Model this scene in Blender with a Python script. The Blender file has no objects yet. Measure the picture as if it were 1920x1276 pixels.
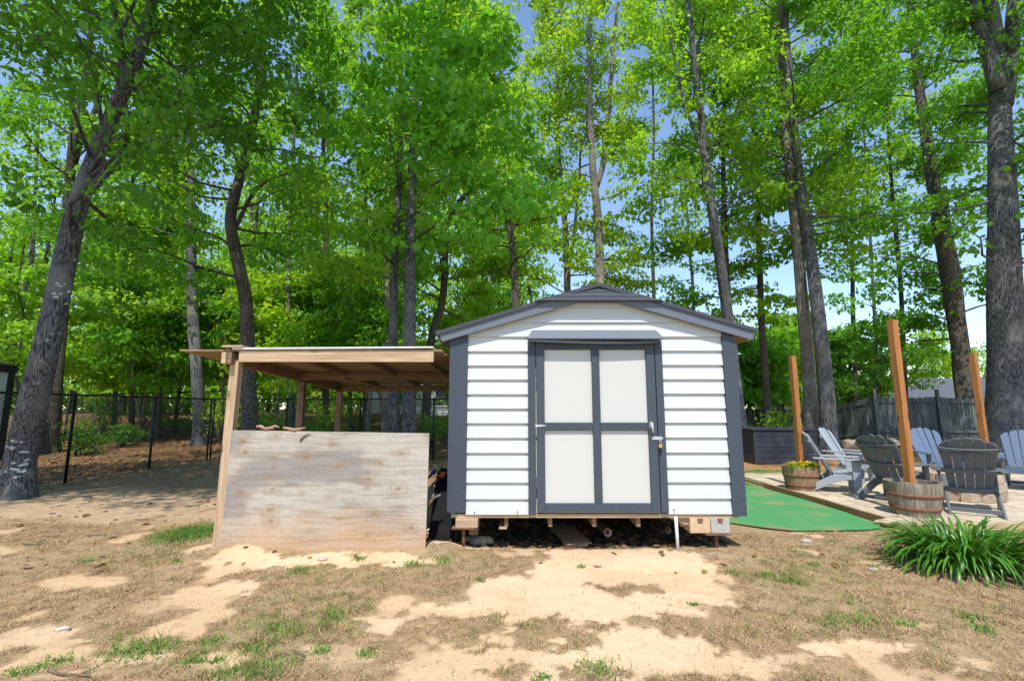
import bpy, bmesh, math, random
import numpy as np
from mathutils import Vector, Matrix

R = math.radians
random.seed(7)
rng = np.random.default_rng(11)
scene = bpy.context.scene
col = scene.collection

# ------------------------------------------------------------------ camera
EYE = 1.45
PITCH = R(8.1)
FPX = 900.0
cam = bpy.data.cameras.new('camera')
cam.sensor_width = 36.0
cam.lens = FPX / 1920.0 * 36.0
cam.clip_start = 0.05
cam.clip_end = 2000.0
camo = bpy.data.objects.new('camera', cam)
camo.location = (0, 0, EYE)
camo.rotation_euler = (R(90) + PITCH, 0, 0)
col.objects.link(camo)
scene.camera = camo

# ------------------------------------------------------------------ sky, sun, exposure
SUN_EL = R(60)
SUN_AZ = R(-4)           # direction the sun stands in, measured from -Y (behind the camera) towards +X
world = bpy.data.worlds.new('World')
scene.world = world
world.use_nodes = True
wn = world.node_tree
for n in list(wn.nodes):
    wn.nodes.remove(n)
sky = wn.nodes.new('ShaderNodeTexSky')
sky.sky_type = 'NISHITA'
sky.sun_disc = False
sky.sun_elevation = SUN_EL
sky.sun_rotation = math.pi - SUN_AZ
sky.air_density = 1.0
sky.dust_density = 0.1
sky.ozone_density = 2.0
bg = wn.nodes.new('ShaderNodeBackground')
bg.inputs['Strength'].default_value = 0.15
wo = wn.nodes.new('ShaderNodeOutputWorld')
wn.links.new(sky.outputs[0], bg.inputs['Color'])
wn.links.new(bg.outputs[0], wo.inputs['Surface'])

sun = bpy.data.lights.new('sun', 'SUN')
sun.energy = 3.3
sun.angle = R(0.53)
sun.color = (1.0, 0.955, 0.88)
suno = bpy.data.objects.new('sun', sun)
sd = Vector((math.sin(SUN_AZ) * math.cos(SUN_EL), -math.cos(SUN_AZ) * math.cos(SUN_EL), math.sin(SUN_EL)))
suno.rotation_euler = (-sd).to_track_quat('-Z', 'Y').to_euler()
suno.location = sd * 60
col.objects.link(suno)

vs = scene.view_settings
vs.view_transform = 'Standard'
vs.look = 'None'
vs.exposure = 0.80
vs.gamma = 1.0
vs.use_curve_mapping = False

# ------------------------------------------------------------------ helpers
cp, sp = math.cos(PITCH), math.sin(PITCH)

def ray(px, py):
    u = (px - 960) / FPX
    v = (638 - py) / FPX
    return u, cp - v * sp, sp + v * cp

def P(px, py, Y):
    """the point of the world at distance Y in front of the camera that lies on this line of sight"""
    u, dy, dz = ray(px, py)
    t = Y / dy
    return Vector((u * t, Y, EYE + dz * t))

def G(px, py, z=0.0):
    u, dy, dz = ray(px, py)
    t = (z - EYE) / dz
    return Vector((u * t, dy * t, z))

def smooth(a, b, x):
    t = np.clip((np.asarray(x, dtype=float) - a) / (b - a), 0, 1)
    return t * t * (3 - 2 * t)

def vnoise(x, y, seed=0):
    x = np.asarray(x, dtype=float); y = np.asarray(y, dtype=float)
    ix = np.floor(x).astype(np.int64); iy = np.floor(y).astype(np.int64)
    fx = x - ix; fy = y - iy
    fx = fx * fx * (3 - 2 * fx); fy = fy * fy * (3 - 2 * fy)
    def h(a, b):
        n = (a * 374761393 + b * 668265263 + seed * 974634777) & 0xffffffff
        n = ((n ^ (n >> 13)) * 1274126177) & 0xffffffff
        n = (n ^ (n >> 16)) & 0xffffffff
        return n / 4294967295.0
    return (h(ix, iy) * (1 - fx) + h(ix + 1, iy) * fx) * (1 - fy) + (h(ix, iy + 1) * (1 - fx) + h(ix + 1, iy + 1) * fx) * fy

def fbm(x, y, seed=0, oct=4):
    s = 0; a = 0.5; f = 1.0; tot = 0
    for i in range(oct):
        s = s + a * vnoise(np.asarray(x) * f + 17.3 * i, np.asarray(y) * f - 9.1 * i, seed + i)
        tot += a; a *= 0.5; f *= 2.03
    return s / tot

def gz(x, y):
    x = np.asarray(x, dtype=float); y = np.asarray(y, dtype=float)
    side = 1 - 0.62 * smooth(0.0, 9.0, x)
    rise = 0.062 * np.clip(y - 13.5, 0, 17) * smooth(13.5, 17, y)
    return rise * side

def gzf(x, y):
    return float(gz(x, y))

def tag(o, label=None, cat=None, group=None, kind=None):
    if label: o['label'] = label
    if cat: o['category'] = cat
    if group: o['group'] = group
    if kind: o['kind'] = kind
    return o

ORG = {}

def empty(name, loc, rz=0.0):
    o = bpy.data.objects.new(name, None)
    o.location = loc
    o.rotation_euler = (0, 0, rz)
    o.empty_display_size = 0.2
    col.objects.link(o)
    ORG[o] = Vector(loc)
    return o

class MB:
    def __init__(self):
        self.v = []; self.f = []
    def extr(self, pts, vec):
        pts = [Vector(p) for p in pts]; vec = Vector(vec)
        n = len(pts); b = len(self.v)
        nrm = Vector((0, 0, 0))
        for i in range(n):
            a, c = pts[i], pts[(i + 1) % n]
            nrm += a.cross(c)
        if nrm.dot(vec) > 0:
            pts = pts[::-1]
        self.v += [tuple(p) for p in pts] + [tuple(p + vec) for p in pts]
        self.f.append(tuple(range(b, b + n)))
        self.f.append(tuple(range(b + 2 * n - 1, b + n - 1, -1)))
        for i in range(n):
            j = (i + 1) % n
            self.f.append((b + j, b + i, b + n + i, b + n + j))
        return self
    def box(self, x0, x1, y0, y1, z0, z1):
        return self.extr([(x0, y0, z0), (x1, y0, z0), (x1, y1, z0), (x0, y1, z0)], (0, 0, z1 - z0))
    def beam(self, a, b, w, h, up=(0, 0, 1)):
        a = Vector(a); b = Vector(b); d = (b - a).normalized(); up = Vector(up)
        s = d.cross(up).normalized(); u = s.cross(d).normalized()
        s *= w / 2; u *= h / 2
        return self.extr([a + s + u, a - s + u, a - s - u, a + s - u], b - a)
    def tube(self, pts, rad, n=8, caps=True, jitter=0.0, seed=0):
        pts = [Vector(p) for p in pts]
        if not hasattr(rad, '__len__'): rad = [rad] * len(pts)
        rr = random.Random(seed)
        b = len(self.v); ref = Vector((0.31, 0.17, 0.05)) if abs((pts[-1] - pts[0]).normalized().z) > .8 else Vector((0, 0, 1))
        for i, p in enumerate(pts):
            d = (pts[min(i + 1, len(pts) - 1)] - pts[max(i - 1, 0)])
            if d.length < 1e-9: d = Vector((0, 0, 1))
            d.normalize()
            s = d.cross(ref)
            if s.length < 1e-4: s = d.cross(Vector((1, 0, 0)))
            s.normalize(); u = d.cross(s)
            for k in range(n):
                a = 2 * math.pi * k / n
                r = rad[i] * (1 + jitter * (rr.random() - .5))
                self.v.append(tuple(p + s * (r * math.cos(a)) + u * (r * math.sin(a))))
        for i in range(len(pts) - 1):
            for k in range(n):
                k2 = (k + 1) % n
                self.f.append((b + i * n + k, b + i * n + k2, b + (i + 1) * n + k2, b + (i + 1) * n + k))
        if caps:
            self.f.append(tuple(b + k for k in range(n))[::-1])
            e = b + (len(pts) - 1) * n
            self.f.append(tuple(e + k for k in range(n)))
        return self
    def mesh(self, name, org=None):
        me = bpy.data.meshes.new(name)
        v = self.v
        if org is not None:
            v = [(a - org[0], b - org[1], c - org[2]) for a, b, c in v]
        me.from_pydata(v, [], self.f)
        me.update()
        return me
    def build(self, name, mat, parent=None, smooth_=False, bevel=0.0, org=None):
        root = parent
        while root is not None and root.parent is not None: root = root.parent
        o_ = ORG[root] if root is not None else (Vector(org) if org is not None else None)
        me = self.mesh(name, o_)
        o = bpy.data.objects.new(name, me)
        col.objects.link(o)
        me.materials.append(mat)
        if parent is not None: o.parent = parent
        elif o_ is not None: o.location = o_
        if smooth_:
            me.polygons.foreach_set('use_smooth', [True] * len(me.polygons))
        if bevel > 0:
            m = o.modifiers.new('bevel', 'BEVEL'); m.width = bevel; m.segments = 2; m.limit_method = 'ANGLE'; m.angle_limit = R(40)
        return o

def npmesh(name, verts, tris, attrs, mat, parent=None, smooth_=False):
    """verts (n,3) and triangles (m,3) straight from numpy"""
    me = bpy.data.meshes.new(name)
    verts = np.ascontiguousarray(verts, dtype=np.float32); tris = np.ascontiguousarray(tris, dtype=np.int32)
    k = tris.shape[1]
    me.vertices.add(len(verts)); me.vertices.foreach_set('co', verts.ravel())
    me.loops.add(tris.size); me.loops.foreach_set('vertex_index', tris.ravel())
    me.polygons.add(len(tris))
    me.polygons.foreach_set('loop_start', np.arange(0, tris.size, k, dtype=np.int32))
    me.polygons.foreach_set('use_smooth', np.full(len(tris), smooth_, dtype=bool))
    me.update(calc_edges=True)
    for an, av in attrs.items():
        if av.ndim == 1:
            a = me.attributes.new(an, 'FLOAT', 'POINT'); a.data.foreach_set('value', np.ascontiguousarray(av, dtype=np.float32))
        else:
            a = me.attributes.new(an, 'FLOAT_COLOR', 'POINT')
            c = np.ones((len(av), 4), dtype=np.float32); c[:, :3] = av
            a.data.foreach_set('color', c.ravel())
    me.materials.append(mat)
    o = bpy.data.objects.new(name, me)
    col.objects.link(o)
    if parent is not None: o.parent = parent
    return o

def copy_tree(o, parent=None):
    c = o.copy(); col.objects.link(c); c.parent = parent
    for ch in o.children: copy_tree(ch, c)
    return c

def place(me, name, parent, mat4):
    o = bpy.data.objects.new(name, me); col.objects.link(o)
    if parent is not None: o.parent = parent
    o.matrix_local = mat4
    return o

# ------------------------------------------------------------------ materials
MATS = {}

def newmat(name):
    m = bpy.data.materials.new(name); m.use_nodes = True
    nt = m.node_tree
    for n in list(nt.nodes): nt.nodes.remove(n)
    out = nt.nodes.new('ShaderNodeOutputMaterial')
    return m, nt, out

def N(nt, typ, **kw):
    n = nt.nodes.new(typ)
    for k, v in kw.items():
        if k in n.inputs: n.inputs[k].default_value = v
        else: setattr(n, k, v)
    return n

def mixc(nt, fac, a, b, blend='MIX'):
    m = nt.nodes.new('ShaderNodeMix'); m.data_type = 'RGBA'; m.blend_type = blend
    for s, v in ((m.inputs[0], fac), (m.inputs[6], a), (m.inputs[7], b)):
        if hasattr(v, 'is_output'): nt.links.new(v, s)
        elif isinstance(v, (int, float)): s.default_value = v
        else: s.default_value = (v[0], v[1], v[2], 1)
    return m.outputs[2]

def ramp(nt, fac, lo, hi):
    m = nt.nodes.new('ShaderNodeMapRange'); m.inputs[1].default_value = lo; m.inputs[2].default_value = hi
    m.interpolation_type = 'SMOOTHSTEP'
    nt.links.new(fac, m.inputs[0]); return m.outputs[0]

def pm(name, c1, c2, scale=(1, 1, 1), ns=6.0, rough=0.75, bump=0.3, bdist=0.01, rand=0.0, c3=None, s3=1.5, lo=.3, hi=.7, spec=0.3, metal=0.0, detail=6, knots=None):
    """two colours mixed by stretched noise, an optional third in large blotches, piece-to-piece variation"""
    m, nt, out = newmat(name)
    tc = N(nt, 'ShaderNodeTexCoord'); mp = N(nt, 'ShaderNodeMapping'); mp.inputs['Scale'].default_value = scale
    nt.links.new(tc.outputs['Object'], mp.inputs['Vector'])
    oi = N(nt, 'ShaderNodeObjectInfo')
    if rand > 0:
        ad = N(nt, 'ShaderNodeVectorMath', operation='MULTIPLY_ADD')
        nt.links.new(oi.outputs['Random'], ad.inputs[0]); ad.inputs[1].default_value = (31, 17, 23)
        nt.links.new(mp.outputs[0], ad.inputs[2]); vec = ad.outputs[0]
    else: vec = mp.outputs[0]
    nz = N(nt, 'ShaderNodeTexNoise', Scale=ns, Detail=detail, Roughness=0.6)
    nt.links.new(vec, nz.inputs['Vector'])
    c = mixc(nt, ramp(nt, nz.outputs['Fac'], lo, hi), c1, c2)
    if c3 is not None:
        n2 = N(nt, 'ShaderNodeTexNoise', Scale=s3, Detail=4.0); nt.links.new(tc.outputs['Object'], n2.inputs['Vector'])
        c = mixc(nt, ramp(nt, n2.outputs['Fac'], .48, .68), c, c3)
    if knots is not None:
        kp = N(nt, 'ShaderNodeMapping'); kp.inputs['Scale'].default_value = knots; nt.links.new(tc.outputs['Object'], kp.inputs['Vector'])
        vo = N(nt, 'ShaderNodeTexVoronoi', Scale=1.0); nt.links.new(kp.outputs[0], vo.inputs['Vector'])
        c = mixc(nt, ramp(nt, vo.outputs['Distance'], .20, .06), c, tuple(x * .38 for x in c1))
    if rand > 0:
        mr = N(nt, 'ShaderNodeMapRange'); nt.links.new(oi.outputs['Random'], mr.inputs[0]); mr.inputs[3].default_value = 1 - rand; mr.inputs[4].default_value = 1 + rand
        cb = N(nt, 'ShaderNodeCombineColor')
        for i in range(3): nt.links.new(mr.outputs[0], cb.inputs[i])
        c = mixc(nt, 1.0, c, cb.outputs[0], 'MULTIPLY')
    b = N(nt, 'ShaderNodeBsdfPrincipled', Roughness=rough, Metallic=metal)
    b.inputs['Specular IOR Level'].default_value = spec
    nt.links.new(c, b.inputs['Base Color'])
    if bump > 0:
        bp = N(nt, 'ShaderNodeBump', Strength=bump, Distance=bdist)
        nt.links.new(nz.outputs['Fac'], bp.inputs['Height']); nt.links.new(bp.outputs[0], b.inputs['Normal'])
    nt.links.new(b.outputs[0], out.inputs['Surface'])
    MATS[name] = m
    return m

def leafmat(name, dark, light, trans, tfac=0.42, rough=0.42):
    m, nt, out = newmat(name)
    at = N(nt, 'ShaderNodeAttribute', attribute_name='tint')
    c = mixc(nt, at.outputs['Fac'], dark, light)
    t = mixc(nt, at.outputs['Fac'], tuple(x * .8 for x in trans), trans)
    b = N(nt, 'ShaderNodeBsdfPrincipled', Roughness=rough); b.inputs['Specular IOR Level'].default_value = 0.35
    nt.links.new(c, b.inputs['Base Color'])
    tr = N(nt, 'ShaderNodeBsdfTranslucent'); nt.links.new(t, tr.inputs['Color'])
    mx = N(nt, 'ShaderNodeMixShader'); mx.inputs[0].default_value = tfac
    nt.links.new(b.outputs[0], mx.inputs[1]); nt.links.new(tr.outputs[0], mx.inputs[2])
    nt.links.new(mx.outputs[0], out.inputs['Surface'])
    MATS[name] = m
    return m

def attrmat(name, attr, rough=0.9, ns=60, bump=.25, bdist=.004, var=.25, spec=.2):
    """colour from a painted-on surface colour of the thing itself, with fine noise"""
    m, nt, out = newmat(name)
    at = N(nt, 'ShaderNodeAttribute', attribute_name=attr)
    tc = N(nt, 'ShaderNodeTexCoord'); nz = N(nt, 'ShaderNodeTexNoise', Scale=ns, Detail=5.0)
    nt.links.new(tc.outputs['Object'], nz.inputs['Vector'])
    c = mixc(nt, var, at.outputs['Color'], nz.outputs['Fac'], 'OVERLAY')
    b = N(nt, 'ShaderNodeBsdfPrincipled', Roughness=rough); b.inputs['Specular IOR Level'].default_value = spec
    nt.links.new(c, b.inputs['Base Color'])
    bp = N(nt, 'ShaderNodeBump', Strength=bump, Distance=bdist)
    nt.links.new(nz.outputs['Fac'], bp.inputs['Height']); nt.links.new(bp.outputs[0], b.inputs['Normal'])
    nt.links.new(b.outputs[0], out.inputs['Surface'])
    MATS[name] = m
    return m

M = MATS
pm('white_paint', (.51, .52, .495), (.55, .56, .535), (1.2, 1, 22), 3, .55, .22, .004, .015)
pm('panel_paint', (.515, .51, .47), (.54, .535, .495), (1, 1, 1), 90, .6, .25, .003)
pm('trim_paint', (.046, .059, .076), (.060, .074, .093), (1, 1, 1), 40, .6, .2, .003, .05)
pm('fascia_paint', (.10, .12, .15), (.16, .18, .205), (2, 2, 2), 60, .7, .5, .004)
pm('shingle', (.03, .034, .044), (.10, .105, .125), (1, 1, 1), 140, .95, .7, .006, .12)
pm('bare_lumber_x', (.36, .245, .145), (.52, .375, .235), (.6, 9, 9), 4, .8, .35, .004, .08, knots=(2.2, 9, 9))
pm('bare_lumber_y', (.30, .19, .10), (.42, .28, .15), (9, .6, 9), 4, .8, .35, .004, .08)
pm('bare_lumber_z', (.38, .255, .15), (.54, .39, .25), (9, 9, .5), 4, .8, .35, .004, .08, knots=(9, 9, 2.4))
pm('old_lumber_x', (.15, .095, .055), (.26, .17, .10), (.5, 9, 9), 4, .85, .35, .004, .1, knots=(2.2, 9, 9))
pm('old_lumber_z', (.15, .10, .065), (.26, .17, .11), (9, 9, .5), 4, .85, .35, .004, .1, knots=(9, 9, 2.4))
pm('roof_ply', (.26, .175, .10), (.36, .255, .155), (1, 6, 1), 5, .85, .15, .003)
pm('roof_sheet', (.62, .61, .57), (.72, .71, .68), (1, 1, 1), 8, .5, .1, .002)
pm('cedar_post', (.30, .115, .032), (.42, .18, .055), (9, 9, .4), 4, .65, .3, .003, .08, knots=(9, 9, 2.2))
pm('fence_wood', (.045, .055, .055), (.14, .15, .14), (10, 10, .6), 3, .9, .4, .004, .3)
pm('dark_composite', (.028, .030, .042), (.045, .047, .062), (1, 1, 20), 3, .5, .15, .002, .1)
pm('chair_plastic', (.29, .315, .35), (.33, .355, .39), (1, 1, 1), 60, .45, .08, .001)
pm('chair_blue_shade', (.085, .125, .195), (.11, .15, .225), (1, 1, 1), 60, .42, .08, .001)  # chair plastic with the blue shade on these chairs put into the colour
pm('chair_back_shade', (.105, .115, .13), (.13, .14, .155), (1, 1, 1), 60, .42, .08, .001)  # chair plastic darkened to paint the shade on backs turned this way
pm('barrel_wood', (.17, .135, .095), (.33, .285, .22), (14, 14, 1.2), 2.5, .9, .5, .005, .22)
pm('barrel_wood_warm', (.22, .125, .065), (.36, .25, .15), (14, 14, 1.2), 2.5, .9, .5, .005, .2)
pm('rusty_hoop', (.16, .07, .04), (.25, .12, .075), (1, 1, 1), 25, .8, .3, .002)
pm('soil', (.03, .02, .014), (.08, .055, .035), (1, 1, 1), 30, .95, .8, .02)
pm('stone_tan', (.30, .22, .15), (.46, .36, .26), (1, 1, 1), 14, .9, .5, .012, .18)
pm('paver', (.40, .32, .23), (.54, .45, .34), (1, 1, 1), 9, .9, .4, .006, .12)
pm('patio_bed', (.34, .26, .18), (.44, .35, .25), (1, 1, 1), 30, .95, .5, .006)
pm('edging', (.22, .12, .065), (.34, .20, .11), (6, .8, 6), 5, .85, .4, .004, .1)
pm('turf_green', (.055, .235, .075), (.085, .30, .11), (1, 1, 1), 150, .9, .7, .012, c3=(.26, .25, .12), s3=1.25)
pm('bark_grey', (.032, .032, .034), (.20, .20, .205), (7, 7, 1.0), 7, .95, 1.0, .07, c3=(.20, .195, .18), s3=1.6, lo=.4, hi=.6, detail=9)
pm('bark_brown', (.025, .02, .016), (.18, .15, .12), (7, 7, 1.0), 7, .95, 1.0, .07, c3=(.11, .10, .075), s3=1.2, lo=.4, hi=.6, detail=9)
pm('bark_pale', (.11, .095, .075), (.34, .30, .25), (7, 7, 1.0), 7, .95, 1.0, .07, c3=(.36, .33, .28), s3=1.5, lo=.4, hi=.6, detail=9)
pm('lichen', (.34, .37, .36), (.52, .55, .53), (1, 1, 1), 50, .95, .4, .01)
pm('black_steel', (.012, .012, .013), (.02, .02, .021), (1, 1, 1), 20, .5, .05, .001)
pm('galvanised', (.52, .53, .53), (.62, .63, .63), (1, 1, 1), 25, .4, .1, .001, metal=.6)
pm('brass', (.55, .36, .10), (.66, .45, .15), (1, 1, 1), 25, .35, .05, .001, metal=.7)
pm('rust_steel', (.13, .06, .035), (.24, .12, .07), (1, 1, 1), 30, .85, .3, .003)
pm('white_pipe', (.68, .66, .6), (.78, .76, .7), (1, 1, 1), 12, .5, .1, .001)
pm('clay_pipe', (.34, .23, .16), (.45, .33, .24), (1, 1, 1), 14, .75, .2, .003)
pm('brick', (.26, .13, .085), (.36, .2, .14), (1, 1, 1), 22, .9, .4, .006, .12)
pm('concrete', (.36, .33, .28), (.48, .44, .38), (1, 1, 1), 40, .95, .5, .004, .08)
pm('concrete_stained', (.46, .30, .17), (.58, .41, .26), (1, 1, 1), 24, .95, .5, .004, .08)
pm('black_tarp', (.006, .006, .007), (.014, .014, .016), (1, 1, 1), 8, .75, .3, .02, spec=.1)  # sheeting coloured near black so the shade in the gap is painted in
pm('white_trim_strip', (.7, .7, .68), (.8, .8, .78), (1, 1, 1), 20, .5, .1, .002)
pm('orange_plastic', (.5, .10, .03), (.6, .14, .05), (1, 1, 1), 20, .5, .1, .002)
pm('blue_plastic', (.02, .10, .42), (.03, .14, .5), (1, 1, 1), 20, .5, .1, .002)
pm('dry_bark_piece', (.26, .14, .09), (.42, .26, .18), (1, 8, 8), 4, .9, .4, .004)
pm('house_siding', (.42, .47, .54), (.48, .53, .60), (1, 1, 9), 4, .7, .3, .01)
pm('house_roof', (.07, .074, .088), (.12, .124, .142), (1, 1, 1), 18, .95, .5, .02)
pm('house_white', (.6, .62, .63), (.68, .7, .7), (1, 1, 1), 8, .6, .1, .002)
pm('window_dark', (.02, .03, .05), (.04, .055, .08), (1, 1, 1), 2, .15, 0, .001, spec=.5)
pm('shed_panel', (.34, .43, .43), (.40, .50, .50), (1, 1, 12), 4, .7, .2, .004)
pm('black_trim', (.012, .014, .013), (.022, .024, .022), (1, 1, 1), 10, .8, .2, .002)
pm('pebble', (.28, .23, .18), (.42, .36, .28), (1, 1, 1), 12, .9, .3, .005, .2)
pm('twig', (.10, .07, .05), (.2, .15, .1), (1, 1, 1), 20, .95, .3, .003, .2)
leafmat('leaf_mid', (0.032, 0.115, 0.012), (0.15, 0.35, 0.028), (0.28, 0.64, 0.02), 0.48)
leafmat('leaf_bright', (.05, .165, .012), (.25, .45, .035), (.46, .78, .03), .5)
leafmat('leaf_yellow', (.065, .195, .012), (.31, .50, .024), (.55, .80, .03), .5)
leafmat('leaf_dark', (.026, .098, .011), (.11, .27, .024), (.22, .54, .02), .45)  # darker greens, carrying shade in the colour for leaning tree and fence shrubs
leafmat('leaf_broad', (0.045, 0.18, 0.016), (0.22, 0.52, 0.05), (0.32, 0.74, 0.03), 0.44)
leafmat('lily_leaf', (.035, .12, .012), (.10, .25, .025), (.14, .36, .02), .22, .35)
leafmat('petal', (.65, .42, .01), (.8, .6, .02), (.7, .5, .02), .3)
attrmat('ground_mat', 'gcol', .95, 95, .5, .012, .5)
attrmat('plywood_mat', 'pcol', .85, 40, .2, .003, .18)
attrmat('grass_mat', 'gcol', .85, 3, 0, .001, .0)
attrmat('litter_mat', 'gcol', .85, 3, 0, .001, .0)

# ------------------------------------------------------------------ ground
def ellipses(lst):
    res = []
    for (cx, cy, rx, ry, s) in lst:
        c = G(cx, cy); a = G(cx + rx, cy); f = G(cx, cy - ry * .92); n = G(cx, cy + ry)
        res.append(((c.x), (f.y + n.y) / 2, abs(a.x - c.x), (f.y - n.y) / 2, s))
    return res

SAND = ellipses([(1140, 1075, 125, 50, 1.), (1080, 1130, 200, 40, 1.), (1060, 1200, 240, 36, 1.), (980, 1262, 220, 36, 1.), (1260, 1240, 190, 30, 1.), (1200, 1062, 125, 38, 1.), (1180, 1100, 165, 34, 1.), (1000, 1110, 130, 26, .9), (1090, 1140, 230, 26, .9),
                 (780, 1172, 110, 14, .8), (920, 1160, 120, 26, .8), (1010, 1222, 190, 24, 1.), (900, 1262, 130, 26, 1.),
                 (1230, 1205, 150, 26, .9), (1330, 1235, 160, 20, .9), (1180, 1262, 120, 12, .5), (1480, 1235, 90, 10, .6),
                 (385, 1114, 90, 20, .72), (300, 1130, 70, 10, .45), (50, 1200, 90, 16, .65), (225, 1228, 90, 12, .65),
                 (80, 1262, 90, 10, .5), (620, 1228, 90, 18, .5), (1590, 1212, 80, 16, .95), (1820, 1250, 60, 10, .55), (1740, 1262, 50, 9, .45),
                 (600, 1032, 230, 9, 1.), (600, 1058, 215, 9, .85), (470, 1056, 60, 10, .9), (820, 1020, 40, 18, 1.), (920, 1028, 110, 8, .8),
                 (700, 1250, 60, 12, .4), (1085, 1040, 80, 22, .9), (100, 1130, 100, 8, .2)])
STRAW = ellipses([(1165, 1106, 75, 11, 1.), (1035, 1176, 95, 14, 1.), (1290, 1168, 60, 10, 1.), (1190, 1152, 50, 8, .9), (858, 1186, 52, 28, 1.), (1290, 1160, 110, 12, .9), (930, 1252, 45, 17, 1.),
                  (1120, 1254, 62, 16, 1.), (985, 1196, 45, 10, .8), (1400, 1190, 60, 24, .6)])
GREEN = ellipses([(600, 1165, 150, 45, .9), (360, 1000, 48, 17, 1.6), (560, 1245, 150, 30, .6), (200, 1215, 80, 22, .8), (430, 1225, 60, 20, .7),
                  (1480, 1075, 120, 30, .8), (1560, 1040, 80, 20, .6), (1600, 1150, 130, 40, .6), (300, 1040, 120, 16, .6), (1700, 1180, 100, 50, .6),
                  (900, 1060, 120, 20, .5), (1100, 1262, 50, 20, .5), (720, 1070, 120, 26, .5)])

def emask(x, y, lst, wob=.35, seed=3):
    m = np.zeros_like(x)
    wx = (fbm(x * 1.6, y * 1.6, seed) - .5) * wob * 1.4 + (fbm(x * 6, y * 6, seed + 9) - .5) * wob * .8 + (fbm(x * 21, y * 21, seed + 19) - .5) * wob * .5
    wy = (fbm(x * 1.6 + 40, y * 1.6, seed + 2) - .5) * wob + (fbm(x * 6 + 40, y * 6, seed + 12) - .5) * wob * .6 + (fbm(x * 21 + 9, y * 21, seed + 22) - .5) * wob * .35
    for (cx, cy, ax, ay, s) in lst:
        d = np.sqrt(((x + wx - cx) / ax) ** 2 + ((y + wy - cy) / ay) ** 2)
        m = np.maximum(m, s * np.clip((1.15 - d) / .20, 0, 1))
    return m

def ground_masks(x, y):
    n1 = fbm(x * 2.3, y * 2.3, 21); n2 = fbm(x * 9, y * 9, 31, 3)
    sand = emask(x, y, SAND)
    sand = np.maximum(sand, smooth(.60, .72, n1) * .75 * (y < 7))
    sand = np.clip(sand - emask(x, y, STRAW, .5, 8) * 1.15, 0, 1)
    sand = sand * smooth(.22, .46, n2 + sand * .25)
    green = np.clip(emask(x, y, GREEN, .5, 5) * smooth(.3, .6, n2) + .25 * smooth(.55, .75, fbm(x * 1.1, y * 1.1, 77)), 0, 1.3)
    # bare trodden dirt to the left behind the lean-to and under the trees
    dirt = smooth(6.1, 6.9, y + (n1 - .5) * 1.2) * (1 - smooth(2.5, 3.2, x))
    litter = np.maximum(smooth(13.2, 15.5, y + (n1 - .5) * 2.5), smooth(-8.2, -9.6, x + (n1 - .5)))
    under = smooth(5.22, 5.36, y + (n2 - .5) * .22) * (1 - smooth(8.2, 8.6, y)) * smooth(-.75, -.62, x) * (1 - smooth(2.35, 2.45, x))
    lawn = smooth(9.35, 9.65, y + (n1 - .5) * .5) * (1 - smooth(11.4, 12.4, y + (n1 - .5) * 2)) * smooth(2.4, 3, x) * (1 - smooth(9, 10, x))
    rd = smooth(11.0, 12.2, y) * smooth(2.4, 3, x)
    return sand, green, dirt, litter, under, lawn, rd, n1, n2

def ground_colour(x, y):
    sand, green, dirt, litter, under, lawn, rd, n1, n2 = ground_masks(x, y)
    def mx(c, t, k):
        k = np.clip(k, 0, 1)[:, None]; return c * (1 - k) + np.array(t)[None, :] * k
    c = np.tile(np.array([.325, .212, .118]), (len(x), 1))
    c = mx(c, (.235, .155, .085), smooth(.45, .7, fbm(x * 19, y * 19, 34, 3)))
    c = mx(c, (.34, .25, .15), smooth(.5, .3, n1) * .7)
    c = mx(c, (.19, .19, .07), green * .45)
    sc = mx(np.tile(np.array([.595, .425, .27]), (len(x), 1)), (.54, .37, .225), smooth(.4, .7, n1))
    k = smooth(.12, .9, sand)[:, None]; c = c * (1 - k) + sc * k
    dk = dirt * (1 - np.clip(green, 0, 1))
    c = mx(c, (.43, .30, .19), dk * .9)
    c = mx(c, (.35, .24, .15), dk * smooth(.45, .65, n2) * .8)
    c = mx(c, (.20, .125, .075), smooth(8.0, 9.6, y + (n1 - .5) * 1.5) * dk * .8)  # dirt farther back painted darker for the tree shade lying on it
    c = mx(c, (.32, .17, .075), rd)
    c = mx(c, (.16, .20, .045), lawn)
    c = mx(c, (.20, .115, .055), litter * .9)
    c = mx(c, (.075, .052, .036), under)  # dark leaf debris under the shed, with the shade beneath painted in
    return c

xs = np.concatenate([np.linspace(-400, -40, 10), np.linspace(-36, -9.5, 28), np.arange(-9, -6, .06), np.arange(-6, 6, .028), np.arange(6, 8.1, .06), np.linspace(8.4, 36, 34), np.linspace(40, 400, 10)])
ys = np.concatenate([np.linspace(-30, 1.2, 12), np.arange(1.5, 2.3, .08), np.arange(2.3, 5.4, .025), np.arange(5.4, 7.6, .05), np.arange(7.7, 16, .12), np.linspace(16.5, 60, 46), np.linspace(66, 600, 14)])
gx, gy = np.meshgrid(xs, ys); gx = gx.ravel(); gy = gy.ravel()
sand, green, dirt, litter, under, lawn, rd, n1, n2 = ground_masks(gx, gy)
near = np.exp(-np.maximum(0, np.hypot(gx, gy) - 12) / 10)
relief = ((fbm(gx * .7, gy * .7, 51) - .5) * .04 + (n2 - .5) * .012 * (1 - sand * .5) + (fbm(gx * 14, gy * 14, 61, 3) - .5) * .016 - sand * .012) * near
flat = smooth(4.5, 4.7, gx) * smooth(6.0, 6.2, gy) * (1 - smooth(12, 13, gy)) + smooth(2.5, 2.7, gx) * (1 - smooth(4.7, 4.9, gx)) * smooth(5.9, 6.1, gy) * (1 - smooth(9.6, 9.9, gy))
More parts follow.
